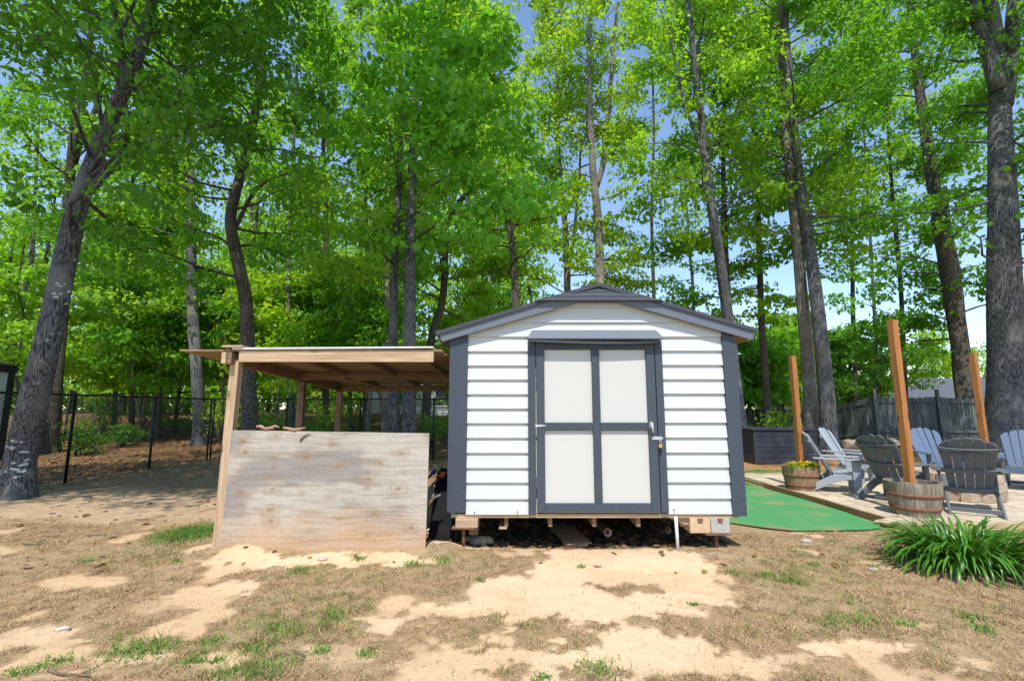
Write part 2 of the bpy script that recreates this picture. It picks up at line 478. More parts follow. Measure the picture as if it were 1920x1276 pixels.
relief = relief * (1 - np.clip(flat, 0, 1)) - .03 * np.clip(flat, 0, 1)
mound = .075 * np.exp(-(((gx + 2.62) / .24) ** 2 + ((gy - 4.93) / .13) ** 2)) + .05 * np.exp(-(((gx + .72) / .2) ** 2 + ((gy - 5.1) / .2) ** 2))
bank = (.078 * smooth(-3.5, -3.0, gx) * (1 - smooth(-.8, -.3, gx)) + .035 * smooth(-.8, -.3, gx) * (1 - smooth(2.2, 2.8, gx))) * np.exp(-(np.abs(gy - 5.12) / .46) ** 2.4)
hol = -.07 * np.exp(-(((gx - .8) / 1.3) ** 4 + ((gy - 6.3) / .9) ** 4))
gh = gz(gx, gy) + relief + mound + hol + bank + (fbm(gx * .25, gy * .25, 5) - .5) * .5 * smooth(18, 30, gy)
nx, ny = len(xs), len(ys)
ii = np.arange(nx * ny).reshape(ny, nx)
quads = np.stack([ii[:-1, :-1], ii[:-1, 1:], ii[1:, 1:], ii[1:, :-1]], -1).reshape(-1, 4)
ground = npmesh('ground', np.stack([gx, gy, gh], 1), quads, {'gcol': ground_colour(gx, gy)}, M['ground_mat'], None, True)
tag(ground, 'sandy yard ground with dry grass running back into woods', None, None, 'structure')
GH = gh.reshape(ny, nx)

def gsurf(x, y):
    x = np.atleast_1d(np.asarray(x, dtype=float)); y = np.atleast_1d(np.asarray(y, dtype=float))
    i = np.clip(np.searchsorted(xs, x) - 1, 0, nx - 2); j = np.clip(np.searchsorted(ys, y) - 1, 0, ny - 2)
    fx = np.clip((x - xs[i]) / (xs[i + 1] - xs[i]), 0, 1); fy = np.clip((y - ys[j]) / (ys[j + 1] - ys[j]), 0, 1)
    return (GH[j, i] * (1 - fx) + GH[j, i + 1] * fx) * (1 - fy) + (GH[j + 1, i] * (1 - fx) + GH[j + 1, i + 1] * fx) * fy

def gs(x, y):
    return float(gsurf(x, y)[0])

# ------------------------------------------------------------------ shed
SY = 5.2
shed = empty('storage_shed', (.87, SY, 0))
tag(shed, 'white lap sided storage shed with charcoal trim, gable roof and four panel door', 'shed')
XL, XR = -.66, 2.41
Z0 = .375
def F(px, py, Y=SY):
    p = P(px, py, Y); return (p.x, p.z)

# wall behind the boards, with the gable; side and rear walls
gable = [F(850, 626, SY + .03), F(1072, 571, SY + .03), F(1178, 571, SY + .03), F(1378, 626, SY + .03)]
MB().extr([(XL + .02, SY + .03, Z0), (XR - .02, SY + .03, Z0)] + [(x, SY + .03, z) for x, z in gable[::-1]], (0, .06, 0)).build('front_wall', M['white_paint'], shed)
for sx in (XL + .02, XR - .10):
    MB().box(sx, sx + .08, SY + .095, SY + 2.9, Z0, 2.12).build('side_wall', M['white_paint'], shed)
MB().box(XL + .105, XR - .105, SY + 2.82, SY + 2.9, Z0, 2.4).build('rear_wall', M['white_paint'], shed)
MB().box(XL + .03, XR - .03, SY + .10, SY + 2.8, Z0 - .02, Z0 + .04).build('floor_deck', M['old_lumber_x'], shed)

# lap siding, one board each; the top boards are cut by the rake
edges = [963, 934, 903.5, 876, 848, 820, 792.5, 765.5, 738.5, 711.5, 685, 658.5, 631.5, 604.5, 577.5, 560]
zs = [F(1100, e)[1] for e in edges]
def rake(x):
    # underside line of the gable boards at x
    pts = [(F(850, 634)[0], F(850, 634)[1]), (F(1068, 566)[0], F(1068, 566)[1]), (F(1180, 566)[0], F(1180, 566)[1]), (F(1384, 634)[0], F(1384, 634)[1])]
    for (a, b), (c, d) in zip(pts, pts[1:]):
        if x <= c: return b + (d - b) * (x - a) / (c - a)
    return pts[-1][1]
dx0, dx1 = F(990.5, 800)[0], F(1245, 800)[0]
ix0, ix1 = F(876, 800)[0], F(1361, 800)[0]
def siding(x0, x1, zb, zt):
    # a bevelled lap board: the bottom edge stands 2 cm proud, its top tucks behind the next one
    zt2 = zt + .012
    top = []
    nseg = 60
    for i in range(nseg + 1):
        x = x1 + (x0 - x1) * i / nseg
        top.append((x, min(zt2, rake(x))))
    ins = [p for p in top if p[1] > zb + .004]
    if len(ins) < 3: return
    pts = [(max(x0, min(p[0] for p in ins)), zb), (min(x1, max(p[0] for p in ins)), zb)] + ins
    m = MB()
    def yy(z): return SY - .027 + .025 * min(1, max(0, (z - zb) / (zt2 - zb)))
    fr = [(x, yy(z), z) for x, z in pts]; bk = [(x, SY + .026, z) for x, z in pts]
    n = len(pts); m.v = fr + bk
    m.f = [tuple(range(n)), tuple(range(2 * n - 1, n - 1, -1))] + [((i + 1) % n, i, n + i, n + (i + 1) % n) for i in range(n)]
    m.build('siding_board', M['white_paint'], shed)
for i in range(len(zs) - 1):
    zb, zt = zs[i], zs[i + 1]
    jx = random.uniform(-.001, .001)
    if i < 12:
        siding(ix0, dx0 - .002, zb + jx, zt); siding(dx1 + .002, ix1, zb - jx + .004, zt)
    else:
        siding(F(850, 634)[0], F(1384, 634)[0], zb, zt) if i > 12 else siding(ix0, ix1, zb, zt)

# corner boards (the left one chipped at the foot)
zc = F(850, 634)[1]
MB().extr([(XL - .015, SY - .042, Z0 + .03), (XL + .05, SY - .042, Z0 - .005), (XL + .11, SY - .042, Z0 + .03), (ix0 - .001, SY - .042, Z0 + .02), (ix0 - .001, SY - .042, rake(ix0)), (XL - .015, SY - .042, zc)], (0, .066, 0)).build('corner_board', M['trim_paint'], shed, bevel=.003)
MB().extr([(ix1 + .001, SY - .042, Z0 - .02), (XR + .02, SY - .042, Z0 - .02), (XR + .02, SY - .042, zc - .01), (ix1 + .001, SY - .042, rake(ix1))], (0, .066, 0)).build('corner_board', M['trim_paint'], shed, bevel=.003)
for x0, x1 in ((XL - .02, XL + .015), (XR - .015, XR + .02)):
    MB().box(x0, x1, SY + .026, SY + .13, Z0, 2.1).build('corner_board', M['trim_paint'], shed)

# roof: two slopes with shingle courses, fascia, hip cap at the peak
RY0, RY1 = SY - .112, SY + 3.0
eL = F(817, 622, RY0); eR = F(1420, 616, RY0); pk = F(1122, 530, RY0)
th = .035
for a, b, nm in ((eL, pk, 'l'), (pk, eR, 'r')):
    q = [(a[0], RY0, a[1]), (b[0], RY0, b[1]), (b[0], RY0, b[1] - th), (a[0], RY0, a[1] - th)]
    slab = MB().extr(q, (0, RY1 - RY0, 0)).build('roof_slope', M['shingle'], shed)
    # shingle courses, each a thin overlapping strip
    lo, hi = (a, b) if nm == 'l' else (b, a)
    dvec = Vector((hi[0] - lo[0], 0, hi[1] - lo[1])); L = dvec.length; dv = dvec / L
    nv = Vector((-dv.z, 0, dv.x)); nv = nv if nv.z > 0 else -nv
    nrow = 12
    for k in range(nrow):
        s0 = L * k / nrow - .01; s1 = min(L, L * (k + 1) / nrow + .03)
        A = Vector((lo[0], 0, lo[1])) + dv * s0; B = Vector((lo[0], 0, lo[1])) + dv * s1
        MB().extr([(A.x + nv.x * .009, RY0 + .006, A.z + nv.z * .009), (B.x + nv.x * .003, RY0 + .006, B.z + nv.z * .003), (B.x, RY0 + .006, B.z + .0005), (A.x, RY0 + .006, A.z + .0005)], (0, RY1 - RY0 - .012, 0)).build('shingle_course', M['shingle'], slab)
# fascia: grey boards set back under the roof edge
FY = SY - .092
fl = [F(826, 630, FY), F(1010, 570, FY), F(1088, 565, FY), F(1046, 582, FY), F(832, 642, FY)]
MB().extr([(x, FY, z) for x, z in [F(822, 624, FY), F(1008, 566, FY), F(1092, 562, FY), F(1070, 570, FY), F(1045, 577, FY), F(829, 640, FY)]], (0, .03, 0)).build('fascia_board', M['fascia_paint'], shed)
MB().extr([(x, FY, z) for x, z in [F(1416, 618, FY), F(1232, 566, FY), F(1150, 562, FY), F(1172, 569, FY), F(1200, 577, FY), F(1411, 637, FY)]], (0, .03, 0)).build('fascia_board', M['fascia_paint'], shed)
# soffits
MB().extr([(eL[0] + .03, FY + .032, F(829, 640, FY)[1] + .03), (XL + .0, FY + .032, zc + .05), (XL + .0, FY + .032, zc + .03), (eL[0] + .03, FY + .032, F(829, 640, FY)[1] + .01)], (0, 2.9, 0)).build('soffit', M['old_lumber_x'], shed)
MB().extr([(eR[0] - .03, FY + .032, F(1411, 637, FY)[1] + .03), (XR, FY + .032, zc + .05), (XR, FY + .032, zc + .03), (eR[0] - .03, FY + .032, F(1411, 637, FY)[1] + .01)], (0, 2.9, 0)).build('soffit', M['cedar_post'], shed)
# shingled hip plate at the peak, in four courses
hp = [F(1003, 563, RY0 - .014), F(1122, 532, RY0 + .05), F(1243, 563, RY0 - .014)]
cap = MB().extr([(hp[0][0], RY0 - .014, hp[0][1]), (hp[2][0], RY0 - .014, hp[2][1]), (hp[1][0], RY0 + .045, hp[1][1])], (0, .07, -.004)).build('hip_cap', M['shingle'], shed)
for k in range(4):
    f0, f1 = k / 4, min(1, (k + 1) / 4 + .03)
    def hq(s, f, o): return (hp[0][0] * (1 - f) * (1 - s) + hp[2][0] * (1 - f) * s + hp[1][0] * f, (RY0 - .014) * (1 - f) + (RY0 + .045) * f - o, hp[0][1] * (1 - f) + hp[1][1] * f)
    MB().extr([hq(0, f0, .011), hq(1, f0, .011), hq(1, f1, .004), hq(0, f1, .004)], (0, .003, .0)).build('shingle_course', M['shingle'], cap)

# door surround and door
zt_d, zb_d = F(1100, 639)[1], Z0 - .005
MB().box(F(990, 800)[0], F(1004, 800)[0], SY - .046, SY + .028, Z0 - .005, zt_d - .001).build('door_casing', M['trim_paint'], shed, bevel=.003)
MB().box(F(1231.5, 800)[0], F(1245, 800)[0], SY - .046, SY + .028, Z0 + .01, zt_d - .001).build('door_casing', M['trim_paint'], shed, bevel=.003)
door = MB().box(F(1007, 800)[0], F(1229.5, 800)[0], SY - .012, SY + .02, F(1100, 956)[1], zt_d - .02).build('door', M['panel_paint'], shed)
def rail(px0, px1, py0, py1, nm):
    x0, x1 = F(px0, 800)[0], F(px1, 800)[0]; z1, z0 = F(1100, py0)[1], F(1100, py1)[1]
    return MB().box(x0, x1, SY - .046, SY - .012, z0, z1).build(nm, M['trim_paint'], door, bevel=.003)
rail(1006, 1021, 641, 957, 'stile'); rail(1214, 1230, 641, 957, 'stile'); rail(1111, 1125.5, 656, 942, 'stile')
rail(1021.3, 1213.7, 641, 655.7, 'rail'); rail(1021.3, 1213.7, 942.3, 957, 'rail')
rail(1021.3, 1110.7, 792, 806, 'rail'); rail(1125.8, 1213.7, 792, 806, 'rail')
# panels standing slightly proud of the door slab
for a, b in ((1021.5, 1110.5), (1125.9, 1213.5)):
    for c, d in ((656, 791.7), (806.3, 942)):
        x0, x1 = F(a, 800)[0], F(b, 800)[0]; z1, z0 = F(1100, c)[1], F(1100, d)[1]
        MB().box(x0 + .002, x1 - .002, SY - .018, SY - .0125, z0 + .002, z1 - .002).build('panel', M['panel_paint'], door)
# hardware
p = P(1222, 801, SY - .06)
h = MB().tube([(p.x - .012, SY - .048, p.z + .05), (p.x - .004, SY - .085, p.z + .045), (p.x + .004, SY - .09, p.z - .03), (p.x + .006, SY - .05, p.z - .06)], [.012, .014, .013, .008], 8)
h.box(p.x - .022, p.x + .012, SY - .052, SY - .046, p.z - .01, p.z + .055); h.build('handle', M['galvanised'], door, True)
p = P(1232, 821, SY - .05)
MB().extr([(p.x - .055, SY - .056, p.z - .017), (p.x + .05, SY - .056, p.z - .017), (p.x + .065, SY - .056, p.z), (p.x + .05, SY - .056, p.z + .017), (p.x - .055, SY - .056, p.z + .017)], (0, .007, 0)).build('hasp', M['galvanised'], door, bevel=.002)
lock = P(1238, 830, SY - .07)
lk = empty('padlock', (lock.x, SY - .07, lock.z - .03)); tag(lk, 'small brass padlock hanging from the hasp on the shed door', 'padlock')
MB().box(lock.x - .019, lock.x + .019, SY - .08, SY - .06, lock.z - .05, lock.z - .012).build('lock_body', M['brass'], lk, bevel=.004)
MB().tube([(lock.x - .012, SY - .07, lock.z - .014), (lock.x - .012, SY - .07, lock.z + .012), (lock.x - .006, SY - .07, lock.z + .022), (lock.x + .006, SY - .07, lock.z + .022), (lock.x + .012, SY - .07, lock.z + .012), (lock.x + .012, SY - .07, lock.z - .014)], .0035, 6).build('shackle', M['galvanised'], lk, True)
MB().box(lock.x - .016, lock.x + .016, SY - .078, SY - .062, lock.z - .085, lock.z - .051).build('cover', M['black_steel'], lk, bevel=.004)
p = P(1012, 797, SY)
MB().extr([(p.x - .05, SY - .052, p.z + .012), (p.x + .06, SY - .052, p.z + .004), (p.x + .06, SY - .052, p.z - .006), (p.x - .05, SY - .052, p.z - .016)], (0, .005, 0)).build('hinge', M['galvanised'], door)
for py in (700, 900):
    p = P(1005, py, SY)
    MB().tube([(p.x, SY - .045, p.z - .05), (p.x, SY - .045, p.z + .05)], .006, 8).build('hinge', M['trim_paint'], door)
# drip hood over the door: a tilted board with clipped upper corners, and the bent strip beneath it
hA = [P(990, 634, SY - .14), P(1244, 633, SY - .14)]
zl, zu = hA[0].z, P(1100, 619, SY - .03).z
x0, x1 = hA[0].x, hA[1].x
MB().extr([(x0, SY - .14, zl), (x1, SY - .14, zl), (x1, SY - .12, zl + .02), (x1 - .05, SY - .045, zu), (x0 + .05, SY - .045, zu), (x0, SY - .12, zl + .02)], (0, .022, -.012)).build('door_hood', M['fascia_paint'], shed)
m = MB(); pts = [(x0 + (x1 - x0) * t, SY - .126 + .02 * t, zl - .018 - .026 * math.sin(t * 2.6)) for t in np.linspace(0, .97, 14)]
for a, b in zip(pts, pts[1:]): m.beam(a, b, .012, .026)
m.build('hood_strip', M['trim_paint'], shed)
MB().box(x0 + .03, x1 - .03, SY - .116, SY - .024, zl - .006, zl + .004).build('hood_soffit', M['trim_paint'], shed)
# nails
for px, py in ((890, 958), (970, 957), (1262, 954), (1030, 948), (1213, 947), (1366, 780), (1366, 880), (1365, 660)):
    p = P(px, py, SY)
    MB().tube([(p.x, SY - .05, p.z), (p.x, SY - .02, p.z)], .005, 6).build('nail_head', M['rust_steel'], shed)
# rim joist and floor framing
MB().box(XL + .03, XR - .05, SY - .012, SY + .03, Z0 - .042, Z0 - .006).build('rim_joist', M['bare_lumber_x'], shed)
for k in range(7):
    x = XL + .12 + k * .46
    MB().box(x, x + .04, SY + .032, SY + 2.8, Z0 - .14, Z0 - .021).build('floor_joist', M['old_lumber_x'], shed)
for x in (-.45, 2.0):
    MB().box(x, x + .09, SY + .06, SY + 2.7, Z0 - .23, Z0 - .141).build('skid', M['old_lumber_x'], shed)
p = P(943, 979, SY - .03)
MB().box(p.x - .04, p.x + .04, SY - .05, SY + .5, p.z - .06, Z0 - .143).build('joist_end', M['bare_lumber_x'], shed)
p = P(1283, 975, SY)
MB().extr([(p.x - .16, SY + .02, Z0 - .045), (p.x + .06, SY + .02, Z0 - .045), (p.x + .05, SY + .02, Z0 - .12), (p.x + .01, SY + .02, Z0 - .12)], (0, .3, 0)).build('support_beam', M['bare_lumber_x'], shed)

# jacks, blocks and rubble under the shed
def jack(px, pyb, label, plate_w, mat, ztop, blockmat=None, Yp=SY - .01):
    b = G(px, pyb); x = P(px, pyb, Yp).x
    g = gs(x, Yp) - .02
    r = empty('screw_jack', (x, Yp, g)); tag(r, label, 'jack', 'supports under the shed')
    MB().tube([(x, Yp, g), (x, Yp, ztop - .012)], .018, 10).build('pipe', mat, r, True)
    MB().box(x - plate_w / 2, x + plate_w / 2, Yp - .07, Yp + .12, ztop - .012, ztop).build('plate', M['rust_steel'], r)
    return r
jack(869, 1022, 'rusty screw jack under the left corner of the shed', .24, M['rust_steel'], Z0 - .13)
p = P(875, 975, SY)
tag(MB().box(p.x - .11, p.x + .12, SY - .06, SY + .2, Z0 - .13, Z0 - .044).build('wood_block', M['bare_lumber_x'], None, False, .004, (p.x, SY, Z0 - .13)), 'short wood block between the rusty jack and the shed corner', 'block')
x = P(1270, 1000, SY - .05).x; g = gs(x, SY - .05) - .02
tag(MB().tube([(x, SY - .05, g), (x - .008, SY - .05, Z0 - .02)], .016, 10).build('support_pipe', M['white_pipe'], None, True, 0, (x, SY - .05, g)), 'thin white pipe standing upright under the shed right of the door', 'pipe')
jack(1343, 1014, 'low rusty jack and plate under the stacked concrete block', .26, M['rust_steel'], P(1343, 998, SY).z, Yp=SY + .01)
zpl = P(1343, 998, SY).z
for px0, px1, mt, lab in ((1292, 1330, 'concrete_stained', 'orange stained concrete block under the right end of the shed'), (1331, 1366, 'concrete', 'grey concrete block under the right corner of the shed')):
    a, b = P(px0, 980, SY), P(px1, 980, SY)
    z0b = zpl + .002; z1b = Z0 - .044
    r = empty('concrete_block', ((a.x + b.x) / 2, SY, z0b)); tag(r, lab, 'block', 'concrete blocks under the shed')
    MB().box(a.x, b.x, SY - .03, SY + .17, z0b, z1b).build('block_body', M[mt], r, False, .005)
    MB().extr([((a.x + b.x) / 2 - .03, SY - .036, z1b - .001), ((a.x + b.x) / 2 + .03, SY - .036, z1b - .001), ((a.x + b.x) / 2 + .022, SY - .036, z1b - .045), ((a.x + b.x) / 2 - .022, SY - .036, z1b - .045)], (0, .007, 0)).build('groove', M['rust_steel'], r)

def stone_mesh(sx, sy, sz, seed, sub=2):
    bm = bmesh.new(); bmesh.ops.create_icosphere(bm, subdivisions=sub, radius=1)
    rr = random.Random(seed); off = Vector((rr.random() * 9, rr.random() * 9, rr.random() * 9))
    for v in bm.verts:
        k = 1 + .22 * math.sin(v.co.x * 3 + off.x) * math.sin(v.co.y * 2.6 + off.y) + .12 * math.sin(v.co.z * 5 + off.z)
        v.co = Vector((v.co.x * sx * k, v.co.y * sy * k, v.co.z * sz * k))
    me = bpy.data.meshes.new('stone'); bm.to_mesh(me); bm.free()
    return me
def stone(name, loc, s, seed, mat, label, cat, group=None, rz=0):
    me = stone_mesh(s[0], s[1], s[2], seed); me.materials.append(mat)
    o = bpy.data.objects.new(name, me); col.objects.link(o); o.location = loc; o.rotation_euler = (0, 0, rz)
    return tag(o, label, cat, group)

# bricks and a board
bx = P(1078, 1005, SY + .25)
g = gs(bx.x, SY + .25)
for k, (dx, dz) in enumerate(((-.06, .0), (.075, .002))):
    o = MB().box(-.062, .062, -.1, .1, 0, .06).build('brick', M['brick'], None, False, .004)
    o.location = (bx.x + dx, SY + .30, g - .01 + dz); o.rotation_euler = (0, 0, R(3 - 5 * k))
    tag(o, ['left red brick under the weathered board below the shed door', 'right red brick under the weathered board below the shed door'][k], 'brick')
o = MB().box(-.14, .14, -.3, .3, 0, .02).build('loose_board', M['old_lumber_x'], None, False, .003)
o.location = (bx.x - .03, SY + .48, g + .062); o.rotation_euler = (R(4), 0, R(14)); tag(o, 'weathered loose board lying on bricks under the shed', 'board')
def pipe_obj(px0, py0, Y0, px1, py1, Y1, r, mat, label):
    a = P(px0, py0, Y0); b = P(px1, py1, Y1)
    a.z = max(a.z, gs(a.x, a.y) + r * .8); b.z = max(b.z, gs(b.x, b.y) + r * .8)
    d = (b - a).normalized()
    m = MB().tube([a, b], r, 16, False); b0 = len(m.v); m.tube([a + d * .0, b], r * .78, 16, False)
    n = 16
    for k in range(n):
        k2 = (k + 1) % n
        m.f.append((k, b0 + k, b0 + k2, k2)[::-1])
    o = m.build('drain_pipe', mat, None, True, 0, a); tag(o, label, 'pipe')
pipe_obj(1140, 998, SY + .22, 1112, 974, SY + 1.2, .042, M['clay_pipe'], 'brown plastic pipe end poking out under the shed door')
pipe_obj(1253, 993, SY + .55, 1230, 984, SY + 1.6, .035, M['clay_pipe'], 'short brown pipe end in the shade behind the white support pipe')
for k, (px, py, s) in enumerate(((897, 1000, .075), (915, 1006, .06), (880, 1008, .05))):
    b = P(px, py, SY + .3); stone('field_stone', (b.x, SY + .3 + .05 * k, gs(b.x, SY + .3) + s * .4), (s * 1.2, s, s * .7), k + 3, M['stone_tan'], ['largest tan stone under the left end of the shed', 'middle tan stone under the left end of the shed', 'smallest tan stone under the left end of the shed'][k], 'stone')

# ------------------------------------------------------------------ lean-to
LY0, LY1 = 4.98, 8.1
lean = empty('lean_to', (-2.2, LY0, 0)); tag(lean, 'open timber lean-to with flat sheet roof against the left of the shed', 'lean-to')
LX = -2.875
zf = P(600, 657, LY0).z; zr = P(640, 717, LY1).z
def lz(y): return zf + (zr - zf) * (y - LY0) / (LY1 - LY0)
pb = P(408, 1018, LY0); pt = P(441, 683, LY0)
MB().extr([(pb.x - .045, LY0 - .02, gs(pb.x, LY0) - .05), (pb.x + .045, LY0 - .02, gs(pb.x, LY0) - .05), (pt.x + .047, LY0 - .02, pt.z + .05), (pt.x - .043, LY0 - .02, pt.z + .05)], (0, .09, 0)).build('post', M['bare_lumber_z'], lean, bevel=.004)
for py_, Y in ((567, 6.6), (637, 8.05)):
    MB().box(LX - .045, LX + .045, Y - .045, Y + .045, gs(LX, Y) - .05, lz(Y) - .15).build('post', M['old_lumber_z'], lean, bevel=.004)
a = P(448, 668, LY0 - .06); b = P(813, 666, LY0 - .06)
MB().box(a.x, b.x, LY0 - .065, LY0 - .025, a.z - .057, a.z + .057).build('front_beam', M['bare_lumber_x'], lean, bevel=.004)
MB().beam((LX - .02, LY0 - .09, lz(LY0) - .085), (LX - .02, LY1 + .05, lz(LY1) - .085), .045, .12).build('side_beam', M['old_lumber_x'], lean, bevel=.004)
MB().box(LX - .09, LX - .045, LY0 - .11, LY0 + .25, lz(LY0) - .145, lz(LY0) - .03).build('beam_cheek', M['bare_lumber_x'], lean, bevel=.004)
MB().box(LX - .1, LX + .11, LY0 - .1, LY0 + .14, lz(LY0) + .026, lz(LY0) + .045).build('cap_board', M['bare_lumber_x'], lean)
MB().beam((LX - .02, LY1 - .03, lz(LY1) - .1), (XL - .06, LY1 - .03, lz(LY1) - .09), .04, .1).build('rear_beam', M['old_lumber_x'], lean, bevel=.004)
for t in (.5,):
    Y = 6.55
    MB().box(LX, XL - .06, Y - .02, Y + .02, lz(Y) - .135, lz(Y) - .02).build('cross_beam', M['old_lumber_x'], lean, bevel=.004)
for x in (-2.3, -1.62, -.95):
    MB().beam((x, LY0 - .02, lz(LY0) - .05), (x + .05, LY1, lz(LY1) - .05), .04, .055).build('rafter', M['old_lumber_x'], lean)
rx = [P(338, 657, LY0 - .05).x, -1.95, -.74]
x_edges = np.linspace(rx[0], XL - .05, 7)
rl = x_edges[0]
roofp = MB().extr([(rl, LY0 - .06, lz(LY0 - .06) - .014), (-.72, LY0 - .06, lz(LY0 - .06) - .014), (-.72, LY1 + .15, lz(LY1 + .15) - .014), (rl, LY1 + .15, lz(LY1 + .15) - .014)], (0, 0, .014)).build('roof_deck', M['roof_ply'], lean)
bxr = P(812, 660, LY0 - .08).x
MB().extr([(LX + .0, LY0 - .085, lz(LY0) + .004), (bxr, LY0 - .085, lz(LY0) + .018), (bxr, LY1 + .16, lz(LY1) + .018), (LX, LY1 + .16, lz(LY1) + .004)], (0, 0, .016)).build('roof_sheet', M['roof_sheet'], lean)
for k in range(5):
    y0 = LY0 + .1 + k * .62
    MB().extr([(-.80, y0, lz(y0) - .030), (-.69, y0, lz(y0) - .030), (-.69, y0 + .58, lz(y0 + .58) - .03), (-.80, y0 + .58, lz(y0 + .58) - .03)], (0, 0, .012)).build('ledger_strip', M['old_lumber_x'], lean)

# plywood panel: its own stains, knots and splashed mud
pw = empty('plywood_panel', (-1.85, LY0, 0)); tag(pw, 'weathered grey plywood sheet with knots standing below the lean-to roof', 'plywood')
cTL, cTR, cBR, cBL = P(434, 806, LY0 - .035), P(805, 812, LY0 - .035), P(797, 1047, LY0 - .035), P(411, 1047, LY0 - .035)
nu, nv_ = 260, 150
uu, vv = np.meshgrid(np.linspace(0, 1, nu), np.linspace(0, 1, nv_)); uu = uu.ravel(); vv = vv.ravel()
def bil(u, v):
    T = np.array(cTL)[None] * (1 - u)[:, None] + np.array(cTR)[None] * u[:, None]
    B = np.array(cBL)[None] * (1 - u)[:, None] + np.array(cBR)[None] * u[:, None]
    return T * (1 - v)[:, None] + B * v[:, None]
pos = bil(uu, vv)
wx, wz = pos[:, 0], pos[:, 2]
grain = fbm(wx * 3.0 + 2 * fbm(wx * .8, wz * 3, 4), wz * 55 + 6 * fbm(wx * 1.2, wz * 4, 6), 71, 4)
blot = fbm(wx * 1.7, wz * 3.5, 81)
ca = np.tile(np.array([.42, .365, .30]), (len(wx), 1))
def mx2(c, t, k):
    k = np.clip(k, 0, 1)[:, None]; return c * (1 - k) + np.array(t)[None] * k
ca = mx2(ca, (.25, .195, .15), smooth(.42, .66, grain) * .8)
ca = mx2(ca, (.24, .215, .20), smooth(.44, .64, blot) * .7 * (1 - smooth(.6, .85, vv)))
ca = mx2(ca, (.50, .45, .39), smooth(.55, .3, blot) * .5)
mud = smooth(.55, 1.0, vv + (fbm(wx * 2.5, wz * 2.5, 91) - .5) * .35)
ca = mx2(ca, (.52, .30, .145), mud * .72)
ca = mx2(ca, (.55, .33, .17), smooth(.93, 1.0, vv + (fbm(wx * 6, wz * 6, 95) - .5) * .1) * .8)
knots = [(456, 826), (458, 846), (448, 884), (450, 922), (452, 948), (516, 818), (515, 857), (513, 878), (508, 897), (510, 917), (508, 955), (508, 977), (622, 832), (635, 873), (620, 930), (566, 925), (636, 972), (712, 866), (692, 897), (690, 915), (703, 963), (752, 848), (755, 885), (748, 915), (572, 855), (590, 700), (440, 905), (770, 990), (690, 1000)]
kr = random.Random(5)
for (kx, ky) in knots:
    k = P(kx, ky, LY0 - .035); s = kr.uniform(.009, .022)
    dx_ = (wx - k.x) / (s * 1.7); dz_ = (wz - k.z) / s
    wob = 1 + .5 * (fbm(wx * 30, wz * 30, 99) - .5)
    d = np.sqrt((dx_ + .6 * (fbm(wx * 18, wz * 18, int(kx)) - .5) * 3) ** 2 + (dz_ + (fbm(wx * 14, wz * 14, int(ky)) - .5) * 3) ** 2) * wob
    ca = mx2(ca, (.30, .19, .10), np.exp(-(d / 1.6) ** 2) * kr.uniform(.35, .8))
    ca = mx2(ca, (.13, .075, .04), np.exp(-(d / .55) ** 2) * .8 * kr.uniform(.4, 1))
    ring = np.exp(-((d - 2.3) / .45) ** 2) * .35
    ca = mx2(ca, (.30, .22, .15), ring)
jj = np.arange(nu * nv_).reshape(nv_, nu)
fq = np.stack([jj[:-1, :-1], jj[1:, :-1], jj[1:, 1:], jj[:-1, 1:]], -1).reshape(-1, 4)
pos2 = pos - np.array(ORG[pw])[None]
face = npmesh('face_veneer', pos2, fq, {'pcol': ca}, M['plywood_mat'], pw, True)
MB().extr([tuple(cTL + Vector((0, .003, 0))), tuple(cTR + Vector((0, .003, 0))), tuple(cBR + Vector((0, .003, 0))), tuple(cBL + Vector((0, .003, 0)))], (0, .017, 0)).build('panel_core', M['bare_lumber_x'], pw)
# curled dry pieces lying on its top edge
def curl(pts, w, label):
    m = MB(); m.tube(pts, w, 8, True, .5, 3)
    o = m.build('bark_strip', M['dry_bark_piece'], None, True, 0, pts[0]); tag(o, label, 'bark')
def tp(px, py, dy=0): return P(px, py, LY0 - .03 + dy)
curl([tp(481, 799), tp(490, 799), tp(497, 804), tp(510, 802), tp(516, 798, .01), tp(524, 801)], [.012, .016, .014, .018, .014, .006], 'larger curled brown bark strip on the plywood edge, nearest the post')
curl([tp(531, 801), tp(540, 803), tp(552, 806), tp(562, 804), tp(573, 801)], [.010, .014, .016, .011, .006], 'smaller curled brown bark strip on the plywood edge')
c1 = [P(568, 806, LY0 - .05), P(574, 814, LY0 - .045), P(562, 826, LY0 - .045)]
o = MB().extr([P(582, 812, LY0 - .045), P(572, 815, LY0 - .045), P(564, 821, LY0 - .045), P(561, 826, LY0 - .045), P(564, 827, LY0 - .045), P(569, 820, LY0 - .045), P(575, 816, LY0 - .045)], (0, .006, 0)).build('bark_sliver', M['twig'], None, False, 0, P(572, 818, LY0 - .045))
tag(o, 'dark curved bark sliver stuck to the plywood face near its top', 'bark')

